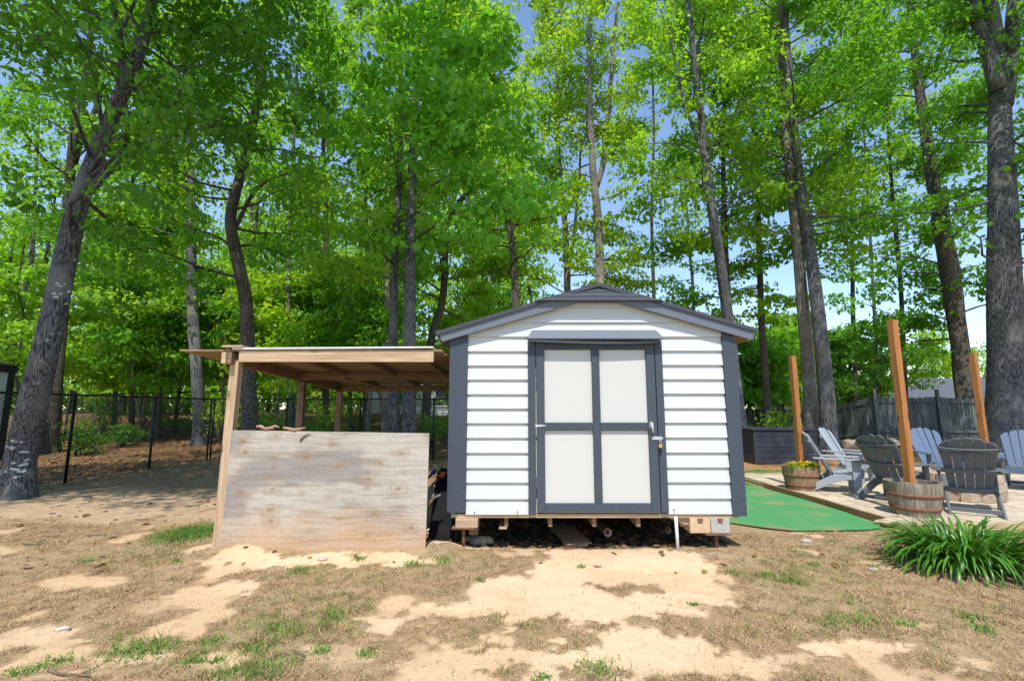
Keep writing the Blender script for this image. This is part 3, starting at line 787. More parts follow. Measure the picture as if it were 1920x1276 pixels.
# clutter leaning between plywood and shed
def clut(name, a, b, w, h, mat, label, cat):
    a = Vector(a); b = Vector(b)
    o = MB().beam(a, b, w, h).build(name, mat, None, False, .004, tuple(a)); tag(o, label, cat)
    return o
def tool(px0, py0, Y0, px1, py1, Y1, r, hm, label, head=None):
    a = P(px0, py0, Y0); b = P(px1, py1, Y1)
    a.z = max(a.z, gs(a.x, a.y) + .0)
    t = empty('yard_tool', tuple(a)); tag(t, label, 'tool', 'tools leaning between plywood and shed')
    MB().tube([a, b], r, 8).build('handle', M[hm], t, True)
    if head:
        d = (b - a).normalized()
        MB().beam(b - d * .02, b + d * head[0], head[1], head[2]).build('head', M[head[3]], t, bevel=.004)
tool(806, 950, 5.5, 818, 915, 5.9, .02, 'old_lumber_z', 'wooden handled tool leaning in the gap beside the shed')
tool(800, 920, 5.35, 826, 893, 5.75, .016, 'black_steel', 'tool with orange head leaning behind the shed corner', (.12, .06, .03, 'orange_plastic'))
tool(798, 900, 5.9, 812, 886, 6.1, .014, 'black_steel', 'tool with blue grip leaning behind the plywood', (.07, .05, .04, 'blue_plastic'))
tool(806, 936, 5.3, 826, 927, 5.36, .011, 'galvanised', 'short grey metal bar lying across the clutter')
# black sheeting and striped strips on the ground
gx_, gy_ = np.meshgrid(np.linspace(-.90, -.62, 16), np.linspace(5.25, 6.3, 26)); fx_, fy_ = gx_.ravel(), gy_.ravel()
fz_ = np.maximum(gsurf(fx_, fy_) + .02, .05 + .62 * smooth(5.3, 6.0, fy_) + .05 * fbm(fx_ * 9, fy_ * 9, 2))
jj = np.arange(16 * 26).reshape(26, 16)
tq = np.stack([jj[:-1, :-1], jj[:-1, 1:], jj[1:, 1:], jj[1:, :-1]], -1).reshape(-1, 4)
tarp = npmesh('black_tarp', np.stack([fx_, fy_, fz_], 1), tq, {}, M['black_tarp'], None, True)
s_ = tarp.modifiers.new('thick', 'SOLIDIFY'); s_.thickness = .008
tag(tarp, 'crumpled black plastic sheeting heaped between plywood and shed', 'tarp')
for k, lst in enumerate(([(801, 992), (815, 985), (830, 978), (836, 970)], [(803, 998), (818, 994), (832, 985), (840, 981)])):
    pts = []
    for i, (px, py) in enumerate(lst):
        q = G(px, py, .06 + .035 * i); pts.append((q.x, q.y - .06, q.z))
    m = MB(); m.tube(pts, .011, 6); o = m.build('edge_strip', M['white_trim_strip'], None, True, 0, pts[0])
    tag(o, ['upper bent white strip on the black sheeting beside the shed', 'lower bent white strip on the black sheeting beside the shed'][k], 'strip')

# ------------------------------------------------------------------ chain link fences
def chain_fence(name, pts, label, step=.065, zt=1.73, sp=2.15, first=0.0):
    r = empty(name, (pts[0][0], pts[0][1], gzf(*pts[0]))); tag(r, label, 'fence', 'black chain link fences')
    wire = MB()
    for (x0, y0), (x1, y1) in zip(pts, pts[1:]):
        L = math.hypot(x1 - x0, y1 - y0); n = max(1, round(L / sp))
        d = Vector(((x1 - x0) / L, (y1 - y0) / L))
        def top(s):
            x, y = x0 + d.x * s, y0 + d.y * s
            return Vector((x, y, zt + gzf(x, y)))
        for i in range(n + 1):
            p = top(L * i / n)
            m = MB().tube([(p.x, p.y, p.z - zt - .15), (p.x, p.y, p.z + .015)], .027, 10); m.tube([(p.x, p.y, p.z + .012), (p.x, p.y, p.z + .035)], [.036, .018], 10)
            m.build('post', M['black_steel'], r, True)
        MB().tube([top(L * i / n) for i in range(n + 1)], .022, 8).build('top_rail', M['black_steel'], r, True)
        H = zt - .08
        k = int((L + H) / step)
        for i in range(k):
            s0 = i * step
            for sgn in (1, -1):
                a, b = (s0 - H, 0.0), (s0, H)
                sa, sb = a[0], b[0]; za, zb_ = 0.0, H
                if sa < 0: za = -sa; sa = 0
                if sb > L: zb_ = H - (sb - L); sb = L
                if sb - sa < .02: continue
                if sgn < 0: sa, sb = L - sa, L - sb
                A = top(sa); B = top(sb); A.z += -zt + .05 + za; B.z += -zt + .05 + zb_
                wire.tube([A, B], .0045, 3, False)
    w = wire.build('chain_link_mesh', M['black_steel'], r); w['kind'] = 'stuff'
    return r
chain_fence('chain_link_fence', [(-8.9, 3.4), (-8.85, 9.8), (-8.75, 14.1)], 'black chain link fence running back along the left side of the yard', first=0)
chain_fence('chain_link_fence', [(-8.7, 14.16), (-4.4, 14.1), (2.0, 14.1)], 'black chain link fence crossing behind the lean-to and shed', .075)
chain_fence('chain_link_fence', [(-15.2, 16.6), (-12.6, 23.0)], 'farther black chain link fence standing among the trees at left', .09)

# ------------------------------------------------------------------ leaves, trees
COT = 1 / math.tan(SUN_EL)
def shade_ok(c):
    """keep crowns where their shadow falls on the shaded parts of the photograph"""
    hit = c[:, 1] + c[:, 2] * COT
    x = c[:, 0]
    lim = np.where(x < -5.2, 7.5, np.where(x < -3, 8.9, np.where(x < 3, 9.3, 10.2)))
    return hit > lim

def leaf_arrays(C, S, n_per, L, flat=.36, droop=(-1.25, .12), curl_=.25, rg=rng, dense=None, six=False):
    k = len(C)
    idx = np.repeat(np.arange(k), n_per)
    Nn = len(idx)
    off = rg.normal(0, 1, (Nn, 3)); rad = np.linalg.norm(off, axis=1, keepdims=True)
    off = off / rad * np.minimum(rad, 2.0) * .55
    off *= S[idx][:, None] * np.array([1, 1, flat])[None]
    p0 = C[idx] + off
    az = rg.uniform(0, 2 * math.pi, Nn); pt = rg.uniform(droop[0], droop[1], Nn)
    d = np.stack([np.cos(az) * np.cos(pt), np.sin(az) * np.cos(pt), np.sin(pt)], 1)
    up = np.stack([rg.normal(0, .45, Nn), rg.normal(0, .45, Nn), np.ones(Nn)], 1)
    s = np.cross(d, up); s /= np.linalg.norm(s, axis=1, keepdims=True)
    n = np.cross(s, d)
    ln = L * np.clip(rg.lognormal(-.05, .30, Nn), .45, 1.5)[:, None]
    w = ln * rg.uniform(.27, .40, Nn)[:, None]
    b = p0; t = p0 + d * ln - n * ln * curl_ * .6
    m = p0 + d * ln * .45
    l = m + s * w - n * w * .35; r_ = m - s * w - n * w * .35
    ct = rg.uniform(0, 1, k)
    tint = np.clip(ct[idx] * .75 + rg.uniform(0, 1, Nn) * .45 - .06, 0, 1)
    if six:
        m1 = p0 + d * ln * .28 - n * ln * .02; m2 = p0 + d * ln * .66 - n * ln * curl_ * .22
        V = np.stack([b, m1 + s * w * .86 - n * w * .3, m2 + s * w * .82 - n * w * .3, t, m2 - s * w * .82 - n * w * .3, m1 - s * w * .86 - n * w * .3], 1).reshape(-1, 3)
        o = np.arange(Nn) * 6
        T = np.concatenate([np.stack([np.stack([o, o + 3, o + 2], 1), np.stack([o, o + 2, o + 1], 1), np.stack([o, o + 4, o + 3], 1), np.stack([o, o + 5, o + 4], 1)], 1).reshape(-1, 3)])
        return V, T, np.repeat(tint, 6)
    V = np.stack([b, l, t, r_], 1).reshape(-1, 3)
    o = np.arange(Nn) * 4
    T = np.stack([np.stack([o, o + 3, o + 2], 1), np.stack([o, o + 2, o + 1], 1)], 1).reshape(-1, 3)
    ct = rg.uniform(0, 1, k)
    tint = np.clip(ct[idx] * .75 + rg.uniform(0, 1, Nn) * .45 - .06, 0, 1)
    return V, T, np.repeat(tint, 4)

def spline(pts, n):
    pts = [Vector(p) for p in pts]
    q = [pts[0] * 2 - pts[1]] + pts + [pts[-1] * 2 - pts[-2]]
    out = []
    for i in range(1, len(q) - 2):
        for k in range(n):
            t = k / n; a, b, c, d = q[i - 1], q[i], q[i + 1], q[i + 2]
            out.append(.5 * ((2 * b) + (c - a) * t + (2 * a - 5 * b + 4 * c - d) * t * t + (3 * b - a - 3 * c + d) * t ** 3))
    out.append(pts[-1])
    return out

TREECOUNT = [0]
# trunks that stand clear of the leaves in front of them: line, distance, width, and the stretch that shows
CLEAR = [([(376, 835), (360, 560), (358, 330), (354, 180)], 17, 24, 130, 700, .55), ([(466, 690), (462, 570), (446, 490), (432, 410), (450, 330), (468, 255)], 12.2, 34, 250, 760, .8),
         ([(742, 842), (738, 600), (742, 450), (750, 300), (752, 180)], 12.6, 22, 270, 820, .8), ([(768, 845), (768, 600), (770, 420), (775, 280), (782, 120)], 12.2, 28, 265, 820, .85),
         ([(800, 770), (808, 640), (830, 560), (836, 460), (848, 400), (880, 352)], 19, 20, 350, 700, .8), ([(985, 800), (968, 575), (962, 470), (948, 390)], 17.5, 20, 400, 600, .8),
         ([(1064, 545), (1060, 430), (1050, 340), (1045, 200)], 22, 16, 250, 560, .7), ([(1125, 530), (1122, 420), (1112, 320), (1106, 200), (1104, 80)], 20, 24, 60, 560, .7),
         ([(1368, 620), (1352, 500), (1336, 400), (1324, 300), (1312, 200), (1300, 100), (1290, 0)], 15.2, 30, 0, 640, .85), ([(1368, 600), (1360, 480), (1356, 300)], 19, 16, 250, 600, .6),
         ([(1516, 700), (1506, 580), (1494, 440), (1480, 320), (1470, 200), (1462, 60)], 16, 28, 0, 820, .85), ([(1550, 740), (1538, 620), (1520, 470), (1500, 340), (1488, 230)], 15.4, 30, 200, 830, .9),
         ([(1690, 560), (1680, 440), (1672, 350)], 24, 12, 350, 780, .7), ([(1818, 800), (1806, 700), (1786, 550), (1762, 420), (1742, 290), (1722, 160)], 21, 36, 130, 760, .8),
         ([(1886, 850), (1884, 560), (1880, 380), (1876, 240), (1872, 130), (1868, 0)], 13.6, 60, 0, 830, .85), ([(30, 938), (42, 850), (90, 640), (142, 400), (180, 290), (218, 200), (258, 100), (285, 0), (300, -60)], 8.2, 60, -60, 940, .92),
         ([(128, 500), (128, 380), (140, 250)], 15.5, 26, 180, 420, .7)]
def clear_mask(C, rg):
    rel = C - np.array([0, 0, EYE])[None]
    dep = rel[:, 1] * cp + rel[:, 2] * sp; upc = -rel[:, 1] * sp + rel[:, 2] * cp
    px = 960 + FPX * C[:, 0] / dep; py = 638 - FPX * upc / dep
    drop = np.zeros(len(C), dtype=bool)
    for line, Yt, w, y0, y1, pr in CLEAR:
        ln = sorted(line, key=lambda q: q[1])
        lx = np.interp(py, [q[1] for q in ln], [q[0] for q in ln])
        drop |= (C[:, 1] < Yt + .1) & (np.abs(px - lx) < w / 2 + 16) & (py > y0) & (py < y1) & (rg.uniform(0, 1, len(C)) < pr)
    return drop
def tree(label, line, Y, w, leaf, bark='bark_grey', H=None, zc0=4.0, Rr=3.0, limbs=26, per=7, leaves_n=60, L=.13, S=.75, extra=(), forks=(), group='tall trees of the wood', base_py=None, dirbias=None, name='tall_tree', flare=1.5, sizes=None, zlimb=None, filt=True, over=()):
    TREECOUNT[0] += 1
    rg = np.random.default_rng(100 + TREECOUNT[0])
    pts = [P(px, py, Y) for px, py in line]
    b = pts[0]
    zb = gs(b.x, Y)
    if b.z > zb + .2:
        d = (pts[1] - pts[0]); pts.insert(0, Vector((b.x - d.x / max(d.z, .1) * (b.z - zb) * .5, Y, zb - .1)))
    else:
        pts[0] = Vector((b.x, Y, zb - .1))
    topz = pts[-1].z
    if H is None: H = EYE + Y * .97 + 2.5
    if H > topz + .5:
        d = (pts[-1] - pts[-2]); d = d / max(d.z, .1); d.x = max(-.25, min(.25, d.x)); d.y = 0
        for f in (.5, 1.0):
            pts.append(pts[-1] + Vector((d.x * .6, .0, 1)) * ((H - topz) * .5) + Vector((rg.normal(0, .12), rg.normal(0, .12), 0)))
    # slow wander in depth
    e_ = Vector((0, 0, EYE))
    for i in range(1, len(pts)): pts[i] = e_ + (pts[i] - e_) * (1 + .25 * math.sin(i * 1.7 + TREECOUNT[0]) / Y)
    if pts[1].z - pts[0].z > .8: pts.insert(1, pts[0].lerp(pts[1], .35 / (pts[1].z - pts[0].z)))
    sp_ = spline(pts, 7 if Y < 17 else 5)
    r0 = w / FPX * Y / 2 * .96 / math.sqrt(1 + (b.x / Y) ** 2)
    zz0, zz1 = sp_[0].z, sp_[-1].z
    rads = []
    for p in sp_:
        t = max(0.0, min(1.0, (p.z - zz0) / (zz1 - zz0)))
        r = r0 * (1 - .78 * t ** 1.15)
        r *= 1 + (flare - 1) * math.exp(-(p.z - zz0) / .35)
        rads.append(max(.02, r))
    root = empty(name, (sp_[0].x, sp_[0].y, zb)); tag(root, label, 'tree', group)
    tm = MB(); nsd = 26 if Y < 17 else 14
    ph = rg.uniform(0, 6.28, 3)
    tm.tube(sp_, rads, nsd, True)
    for i, p in enumerate(sp_):
        for k in range(nsd):
            a = 2 * math.pi * k / nsd; v = Vector(tm.v[i * nsd + k]); hh = max(0, p.z - zz0)
            rid = .07 * (float(vnoise(k * .9, p.z * .7 + 5, TREECOUNT[0])) - .5) * 2 + .05 * math.sin(a * 3 + ph[0] + p.z * .4)
            lob = .30 * max(0, math.cos(a * 4 + ph[1])) * math.exp(-hh / .28) + .12 * max(0, math.cos(a * 7 + ph[2])) * math.exp(-hh / .22)
            tm.v[i * nsd + k] = tuple(p + (v - p) * (1 + rid + lob))
    for fk in forks:
        fp = spline([P(px, py, Y + .1) for px, py in fk[0]], 4)
        tm.tube(fp, list(np.linspace(fk[1] / FPX * Y / 2, fk[1] / FPX * Y / 2 * .5, len(fp))), 8, True, .08, 3)
    # limbs with leaf clumps along their outer part
    lm = MB(); C = []; SS = []
    zl = [p.z for p in sp_]
    def at(z):
        for i in range(len(sp_) - 1):
            if zl[i + 1] >= z:
                t = (z - zl[i]) / max(1e-4, zl[i + 1] - zl[i]); return sp_[i].lerp(sp_[i + 1], t), rads[i] * (1 - t) + rads[i + 1] * t
        return sp_[-1], rads[-1]
    zl0 = zlimb if zlimb is not None else zc0
    for i in range(limbs):
        z = zc0 + (zz1 - .6 - zc0) * (i + rg.uniform(0, 1)) / limbs
        o, r = at(z)
        a = rg.uniform(0, 2 * math.pi)
        if dirbias is not None and rg.uniform() < dirbias[1]: a = dirbias[0] + rg.normal(0, .6)
        ll = Rr * rg.uniform(.55, 1.1) * (1 - .5 * max(0, (z - zc0) / (zz1 - zc0)) ** 2)
        sl = rg.uniform(-.05, .5)
        q = [o]
        for t in (.35, .7, 1.0):
            q.append(o + Vector((math.cos(a) * ll * t + rg.normal(0, .06) * ll, math.sin(a) * ll * t + rg.normal(0, .06) * ll, ll * sl * t ** .8 + rg.normal(0, .05) * ll)))
        lm.tube(spline(q, 2), list(np.linspace(min(r * .32, .045), .006, 7)), 5, False)
        for k in range(per):
            t = rg.uniform(.3, 1.08)
            i0 = min(2, int(t * 3)); base = q[i0].lerp(q[i0 + 1], min(1.15, t * 3 - i0))
            c = base + Vector((rg.normal(0, .16) * ll, rg.normal(0, .16) * ll, rg.normal(-.02, .09) * ll))
            C.append(tuple(c)); SS.append(S * rg.uniform(.55, 1.25))
    for (ox, oy, oz, sprd, cnt, sz) in over:  # limbs added above the frame, out of view, to shade floor and trunks
        o, r = at(rg.uniform(min(max(oz - 1.5, EYE + .97 * Y), zz1 - .6), zz1 - .3)); e = Vector((ox, oy, oz))
        lm.tube(spline([o, o.lerp(e, .5) + Vector((0, 0, .6)), e], 3), list(np.linspace(min(r * .5, .09), .012, 7)), 5, False)
        for k in range(cnt):
            f = 1 - abs(rg.normal(0, .22)); c = o.lerp(e, f) + Vector((rg.normal(0, sprd), rg.normal(0, sprd), rg.normal(0, .35) + .3 * (1 - f)))
            C.append(tuple(c)); SS.append(sz * rg.uniform(.7, 1.2))
    C = np.array(C); SS = np.array(SS)
    if len(extra):
        ce = []; se = []
        for (px, py, sxp, syp, Ye, dY, cnt, sz) in extra:
            for k in range(cnt):
                ce.append(tuple(P(px + rg.normal(0, sxp), py + rg.normal(0, syp), Ye + rg.normal(0, dY)))); se.append(sz * rg.uniform(.6, 1.2))
        C = np.concatenate([C, np.array(ce)]); SS = np.concatenate([SS, np.array(se)])
    if filt:
        ok = shade_ok(C) & ((C[:, 1] > 5.5) | (C[:, 2] > EYE + .97 * C[:, 1] + .6)); C = C[ok]; SS = SS[ok]
    L = L * 1.22; SS = SS * .80
    # keep some of the trunk clear of leaves, as in the photograph
    front = clear_mask(C, rg)
    C = C[~front]; SS = SS[~front]
    npl = (leaves_n * .85 * (SS / (S * .8)) ** 1.5).astype(int) + 4
    V, T, tint = leaf_arrays(C, SS, npl, L, rg=rg, six=Y < 12.4)
    V -= np.array(ORG[root])[None]
    tm.build('trunk', M[bark], root, True)
    if lm.v: lm.build('limbs', M[bark], root, True)['kind'] = 'stuff'
    npmesh('crown', V, T, {'tint': tint}, M[leaf], root)
    return root

LEFT, RIGHT, BACK, FRONT = math.pi, 0.0, math.pi / 2, -math.pi / 2
t1 = tree('leaning grey barked tree with white lichen marks at the left edge', [(30, 938), (42, 850), (90, 640), (142, 400), (180, 290), (218, 200), (258, 100), (285, 0)], 8.2, 66, 'leaf_dark', 'bark_grey', over=[(x, y, 10 + .3 * ((x + y) % 2), .85, 16, .85) for x in (-12, -10.2, -8.6, -7, -5.8) for y in (2.4, 3.9, 5.4)], H=12.5, zc0=4.6, Rr=3.4, limbs=34, per=7, leaves_n=88, L=.09, S=.62, forks=[([(218, 200), (226, 150), (228, 90), (215, 20), (205, -40)], 16), ([(225, 60), (245, 20), (268, -30)], 9)], dirbias=(-.25, .38), flare=1.35, extra=[(420, 110, 150, 60, 8.8, .8, 30, .6), (560, 200, 80, 50, 9.2, .7, 12, .5), (110, 90, 80, 55, 8.6, .8, 20, .6)])
tree('dark forked tree half hidden behind the leaning tree', [(98, 800), (105, 690), (122, 500), (128, 380), (140, 250), (165, 120), (175, 0)], 15.5, 34, 'leaf_mid', 'bark_brown', zc0=6.5, Rr=3.2, limbs=24, leaves_n=70, forks=[([(128, 345), (150, 270), (175, 215), (195, 160)], 14)])
tree('straight slim trunk rising just behind the corner of the chain link fence', [(376, 835), (368, 690), (360, 560), (358, 330), (354, 180), (345, 40)], 17, 27, 'leaf_bright', 'bark_grey', zc0=4.2, Rr=3.0, limbs=30, leaves_n=75)
tree('crooked brown trunk bulging to the left above the lean-to corner post', [(470, 850), (466, 690), (462, 570), (446, 490), (432, 410), (450, 330), (468, 255), (488, 150), (497, 20)], 12.2, 33, 'leaf_mid', 'bark_brown', over=[(x, y, 12.8 + .3 * ((x + y) % 2), .85, 15, .85) for x in (-5.2, -4, -2.8) for y in (2.8, 4.2, 5.8)], zc0=4.6, Rr=2.8, limbs=24, leaves_n=70, L=.115, S=.65, forks=[([(440, 430), (470, 370), (500, 340), (540, 325)], 9)])
tree('left and thinner of the twin grey trunks behind the lean-to', [(742, 842), (738, 700), (738, 600), (742, 450), (750, 300), (752, 180), (750, 20)], 12.6, 20, 'leaf_bright', 'bark_grey', over=[(x, y, 13 + .3 * ((x + y) % 2), .85, 14, .85) for x in (-1.8, -.6, .8) for y in (3.0, 4.4, 6.0)], zc0=4.6, Rr=2.6, limbs=26, leaves_n=70, L=.12)
tree('right and thicker of the twin grey trunks behind the lean-to, with broad leaves', [(768, 845), (767, 700), (768, 600), (770, 420), (775, 280), (782, 120), (788, 0)], 12.2, 28, 'leaf_broad', 'bark_grey', zc0=5.0, Rr=2.4, limbs=16, per=6, leaves_n=44, L=.145, S=.55, extra=[(860, 215, 70, 85, 9.8, .5, 60, .55), (930, 330, 55, 60, 9.6, .5, 30, .5), (800, 110, 70, 60, 10, .6, 30, .55), (960, 400, 30, 28, 9.6, .3, 8, .4)], forks=[([(772, 300), (800, 280), (830, 276), (860, 255)], 7), ([(770, 390), (800, 355), (840, 330), (880, 310)], 6)])
tree('dark curved trunk bending right above the lean-to roof end', [(800, 770), (808, 640), (830, 560), (836, 460), (848, 400), (880, 352), (900, 290)], 19, 18, 'leaf_bright', 'bark_brown', H=18, zc0=5.0, Rr=3.0, limbs=30, leaves_n=75, L=.15)
tree('slim forked trunk above the left slope of the shed roof', [(985, 800), (968, 575), (962, 470), (948, 390), (930, 350), (905, 320)], 17.5, 19, 'leaf_bright', 'bark_brown', H=18, zc0=6.0, Rr=2.8, limbs=30, leaves_n=66, L=.14, forks=[([(948, 390), (952, 350), (960, 300), (958, 240)], 8)])
tree('thin double stemmed tree left of the shed roof peak', [(1066, 800), (1064, 545), (1060, 430), (1050, 340), (1045, 200), (1050, 60)], 22, 16, 'leaf_yellow', 'bark_pale', zc0=6.4, Rr=3.0, limbs=34, leaves_n=66, L=.15, forks=[([(1066, 500), (1076, 440), (1085, 350), (1090, 250)], 8)])
tree('tall forked trunk rising straight behind the shed roof peak', [(1128, 800), (1125, 530), (1122, 420), (1112, 320), (1106, 200), (1104, 80), (1108, 0)], 20, 23, 'leaf_yellow', 'bark_pale', zc0=6.4, Rr=3.4, limbs=40, leaves_n=68, L=.14, forks=[([(1118, 350), (1132, 300), (1142, 200), (1150, 90), (1158, 10)], 13)])
tree('thick grey trunk curving left from behind the right end of the shed', [(1398, 862), (1384, 760), (1368, 620), (1352, 500), (1336, 400), (1324, 300), (1312, 200), (1300, 100), (1290, 0)], 15.2, 28, 'leaf_bright', 'bark_grey', zc0=6.8, Rr=3.2, limbs=34, leaves_n=72, L=.135, forks=[([(1328, 320), (1305, 250), (1282, 190), (1262, 90), (1240, 20)], 9), ([(1300, 110), (1316, 60), (1322, 0)], 8)], flare=1.9)
tree('darker slim trunk just right of the thick curving trunk', [(1378, 800), (1368, 600), (1360, 480), (1356, 300), (1358, 200), (1362, 60)], 19, 16, 'leaf_mid', 'bark_brown', zc0=5.2, Rr=3.0, limbs=32, leaves_n=75, L=.15)
tree('left of the pair of tall trunks behind the first cedar post', [(1524, 850), (1516, 700), (1506, 580), (1494, 440), (1480, 320), (1470, 200), (1462, 60)], 16, 30, 'leaf_bright', 'bark_pale', zc0=6.6, Rr=3.0, limbs=32, leaves_n=66, L=.13)
tree('right of the pair of tall trunks behind the first cedar post', [(1554, 850), (1550, 740), (1538, 620), (1520, 470), (1500, 340), (1488, 230), (1478, 120), (1470, 0)], 15.4, 34, 'leaf_mid', 'bark_grey', over=[(x, y, 16.4, .9, 8, .9) for x in (4.5, 6.5) for y in (4.0, 6.0, 8.0)], zc0=7.0, Rr=3.0, limbs=32, leaves_n=60, L=.13)
tree('slender dark tree above the tallest cedar post', [(1700, 800), (1690, 560), (1680, 440), (1672, 350), (1664, 200)], 24, 12, 'leaf_mid', 'bark_brown', zc0=5.0, Rr=3.2, limbs=30, leaves_n=52, L=.17)
tree('dark double trunk tree behind the wooden fence, left of the big trunk', [(1818, 800), (1806, 700), (1786, 550), (1762, 420), (1742, 290), (1722, 160), (1708, 30)], 21, 46, 'leaf_mid', 'bark_brown', zc0=4.4, Rr=4.0, limbs=48, leaves_n=66, L=.16, forks=[([(1806, 640), (1796, 520), (1780, 430), (1772, 350)], 14)])
tree('massive straight trunk at the right edge behind the grey chairs', [(1886, 850), (1886, 740), (1884, 560), (1880, 380), (1876, 240), (1872, 130)], 13.6, 90, 'leaf_mid', 'bark_grey', over=[(x, y, 14.6 + .3 * ((x + y) % 2), 1.0, 9, .9) for x in (8.5, 10.5, 12.5, 15) for y in (4.5, 6.5, 8.5)], H=18, zc0=4.6, Rr=3.2, limbs=40, leaves_n=70, L=.125, S=.65, forks=[([(1872, 170), (1850, 90), (1828, 30), (1810, -40)], 30), ([(1880, 200), (1895, 100), (1902, 0), (1910, -60)], 34)], flare=1.25)
tree('thin trunk left of the first cedar post beyond the dark box', [(1440, 800), (1434, 690), (1428, 600), (1424, 480), (1420, 350)], 20, 16, 'leaf_yellow', 'bark_brown', zc0=4.6, Rr=2.6, limbs=24, leaves_n=52, L=.16)
tree('tall slim tree in the middle of the wood left of the twin trunks', [(612, 790), (606, 600), (612, 420), (606, 250)], 20, 13, 'leaf_bright', 'bark_brown', zc0=3.6, Rr=3.2, limbs=34, leaves_n=66, L=.15)
tree('tall yellow green tree just left of the twin trunks', [(684, 790), (690, 600), (686, 400), (680, 250)], 23, 11, 'leaf_yellow', 'bark_brown', zc0=4.2, Rr=3.2, limbs=34, leaves_n=60, L=.16)
tree('tall slim tree right of the crooked trunk', [(548, 790), (540, 600), (544, 420), (552, 250)], 17.5, 11, 'leaf_bright', 'bark_grey', zc0=3.4, Rr=2.8, limbs=28, leaves_n=60, L=.135)
tree('tall slim tree with dense leaves between leaning tree and straight slim trunk', [(246, 790), (250, 600), (244, 420), (256, 250)], 18.5, 12, 'leaf_bright', 'bark_brown', zc0=3.6, Rr=3.0, limbs=32, leaves_n=60, L=.14)
tree('slim tree whose crown fills the gap above the right slope of the shed roof', [(1230, 800), (1226, 560), (1222, 400), (1226, 250)], 27, 9, 'leaf_bright', 'bark_brown', zc0=14, Rr=3.0, limbs=22, leaves_n=52, L=.19)
tree('slim dark tree left of the tallest cedar post, far behind the fence', [(1606, 800), (1600, 600), (1598, 450), (1592, 300)], 27, 11, 'leaf_mid', 'bark_brown', zc0=9, Rr=3.4, limbs=28, leaves_n=52, L=.19)
tree('slim tree filling the upper gap between tallest post and double trunk', [(1648, 800), (1640, 600), (1632, 450), (1620, 250)], 29, 9, 'leaf_bright', 'bark_pale', zc0=13, Rr=3.6, limbs=26, leaves_n=50, L=.2)
tree('thin pale trunk seen in the sky gap right of the shed peak', [(1304, 800), (1300, 560), (1294, 480), (1290, 420), (1284, 330)], 26, 10, 'leaf_bright', 'bark_pale', H=16, zc0=5.5, Rr=2.2, limbs=16, leaves_n=26, L=.16)

# understory: slim young trees in the wood
young = [(40, 17.5, 7), (215, 21, 8), (262, 18, 6.5), (300, 25, 9), (330, 20, 7), (415, 19, 7), (440, 25, 9), (520, 18, 7), (560, 23, 8.5), (610, 19.5, 7), (655, 26, 9), (690, 18.5, 6.5), (720, 24, 9), (860, 23, 8), (905, 27, 9), (1010, 28, 8)]
for k, (px, Y, H) in enumerate(young):
    tree('slender young tree with bright leaves in the understory of the wood', [(px, 780), (px + random.uniform(-14, 14), 690), (px + random.uniform(-22, 22), 600)], Y, random.uniform(6, 11), ['leaf_bright', 'leaf_yellow', 'leaf_mid'][k % 3], ['bark_brown', 'bark_pale', 'bark_grey'][(k * 5) % 3], H=H, zc0=2.3, Rr=2.3, limbs=24, per=6, leaves_n=55, L=.15, S=.7, group='slender young trees in the understory', name='young_tree', flare=1.2)
tree('pale bent trunk standing in the leaf litter behind the left fence', [(290, 800), (296, 740), (302, 690), (308, 640), (304, 560)], 19, 20, 'leaf_mid', 'bark_pale', H=12, zc0=4.0, Rr=2.4, limbs=18, leaves_n=60, L=.15)
tree('light brown trunk in the gap left of the twin grey trunks', [(722, 790), (721, 740), (722, 690), (725, 600)], 17, 16, 'leaf_mid', 'bark_pale', H=12, zc0=5, Rr=2.2, limbs=14, leaves_n=55, L=.15)
tree('small leafy tree beyond the wooden fence with open lower branches', [(1640, 800), (1642, 690), (1646, 600)], 23, 8, 'leaf_mid', 'bark_brown', H=6.6, zc0=2.4, Rr=2.4, limbs=20, per=6, leaves_n=40, L=.16, group=None, name='young_tree')
for (px, Y, H, lf, lab) in ((1590, 30, 6.5, 'leaf_mid', 'dark bushy tree beyond the fence between the pair of tall trunks and the cedar posts'), (1745, 44, 8.2, 'leaf_yellow', 'round light green tree beyond the grey roof'), (1465, 27, 7.0, 'leaf_bright', 'bright green leafy tree just right of the thin trunk behind the dark box'), (1405, 24, 5.5, 'leaf_mid', 'dark shrubby tree right beside the shed corner'), (1510, 34, 8.5, 'leaf_yellow', 'yellow green tree far behind the pair of tall trunks')):
    tree(lab, [(px, 780), (px + 2, 740), (px + 4, 700)], Y, 10, lf, 'bark_brown', H=H, zc0=1.6, Rr=2.6 * Y / 30, limbs=26, per=7, leaves_n=60, L=.2, S=.9, group=None, name='bushy_tree')

# shrubs in the wood behind the fence
def shrub(px, Y, h, w, leaf, label, n=16):
    rg = np.random.default_rng(int(px * 7 + Y * 13))
    b = P(px, 780, Y); z = gs(b.x, Y)
    root = empty('leafy_shrub', (b.x, Y, z)); tag(root, label, 'shrub', 'shrubs behind the fences')
    m = MB(); C = []
    for k in range(n):
        a = rg.uniform(0, 6.28); q = Vector((b.x + math.cos(a) * w * rg.uniform(.1, 1), Y + math.sin(a) * w * rg.uniform(.1, 1), z + h * rg.uniform(.25, 1)))
        mid = Vector((b.x, Y, z)).lerp(q, .5) + Vector((0, 0, h * .12))
        m.tube([(b.x, Y, z - .05), mid, q], [.012, .008, .004], 5, False); C.append(tuple(q))
    m.build('stems', M['bark_brown'], root, True)
    V, T, t = leaf_arrays(np.array(C), np.full(n, .38), np.full(n, 42), .10, .6, rg=rg)
    npmesh('foliage', V - np.array(ORG[root])[None], T, {'tint': t}, M[leaf], root)
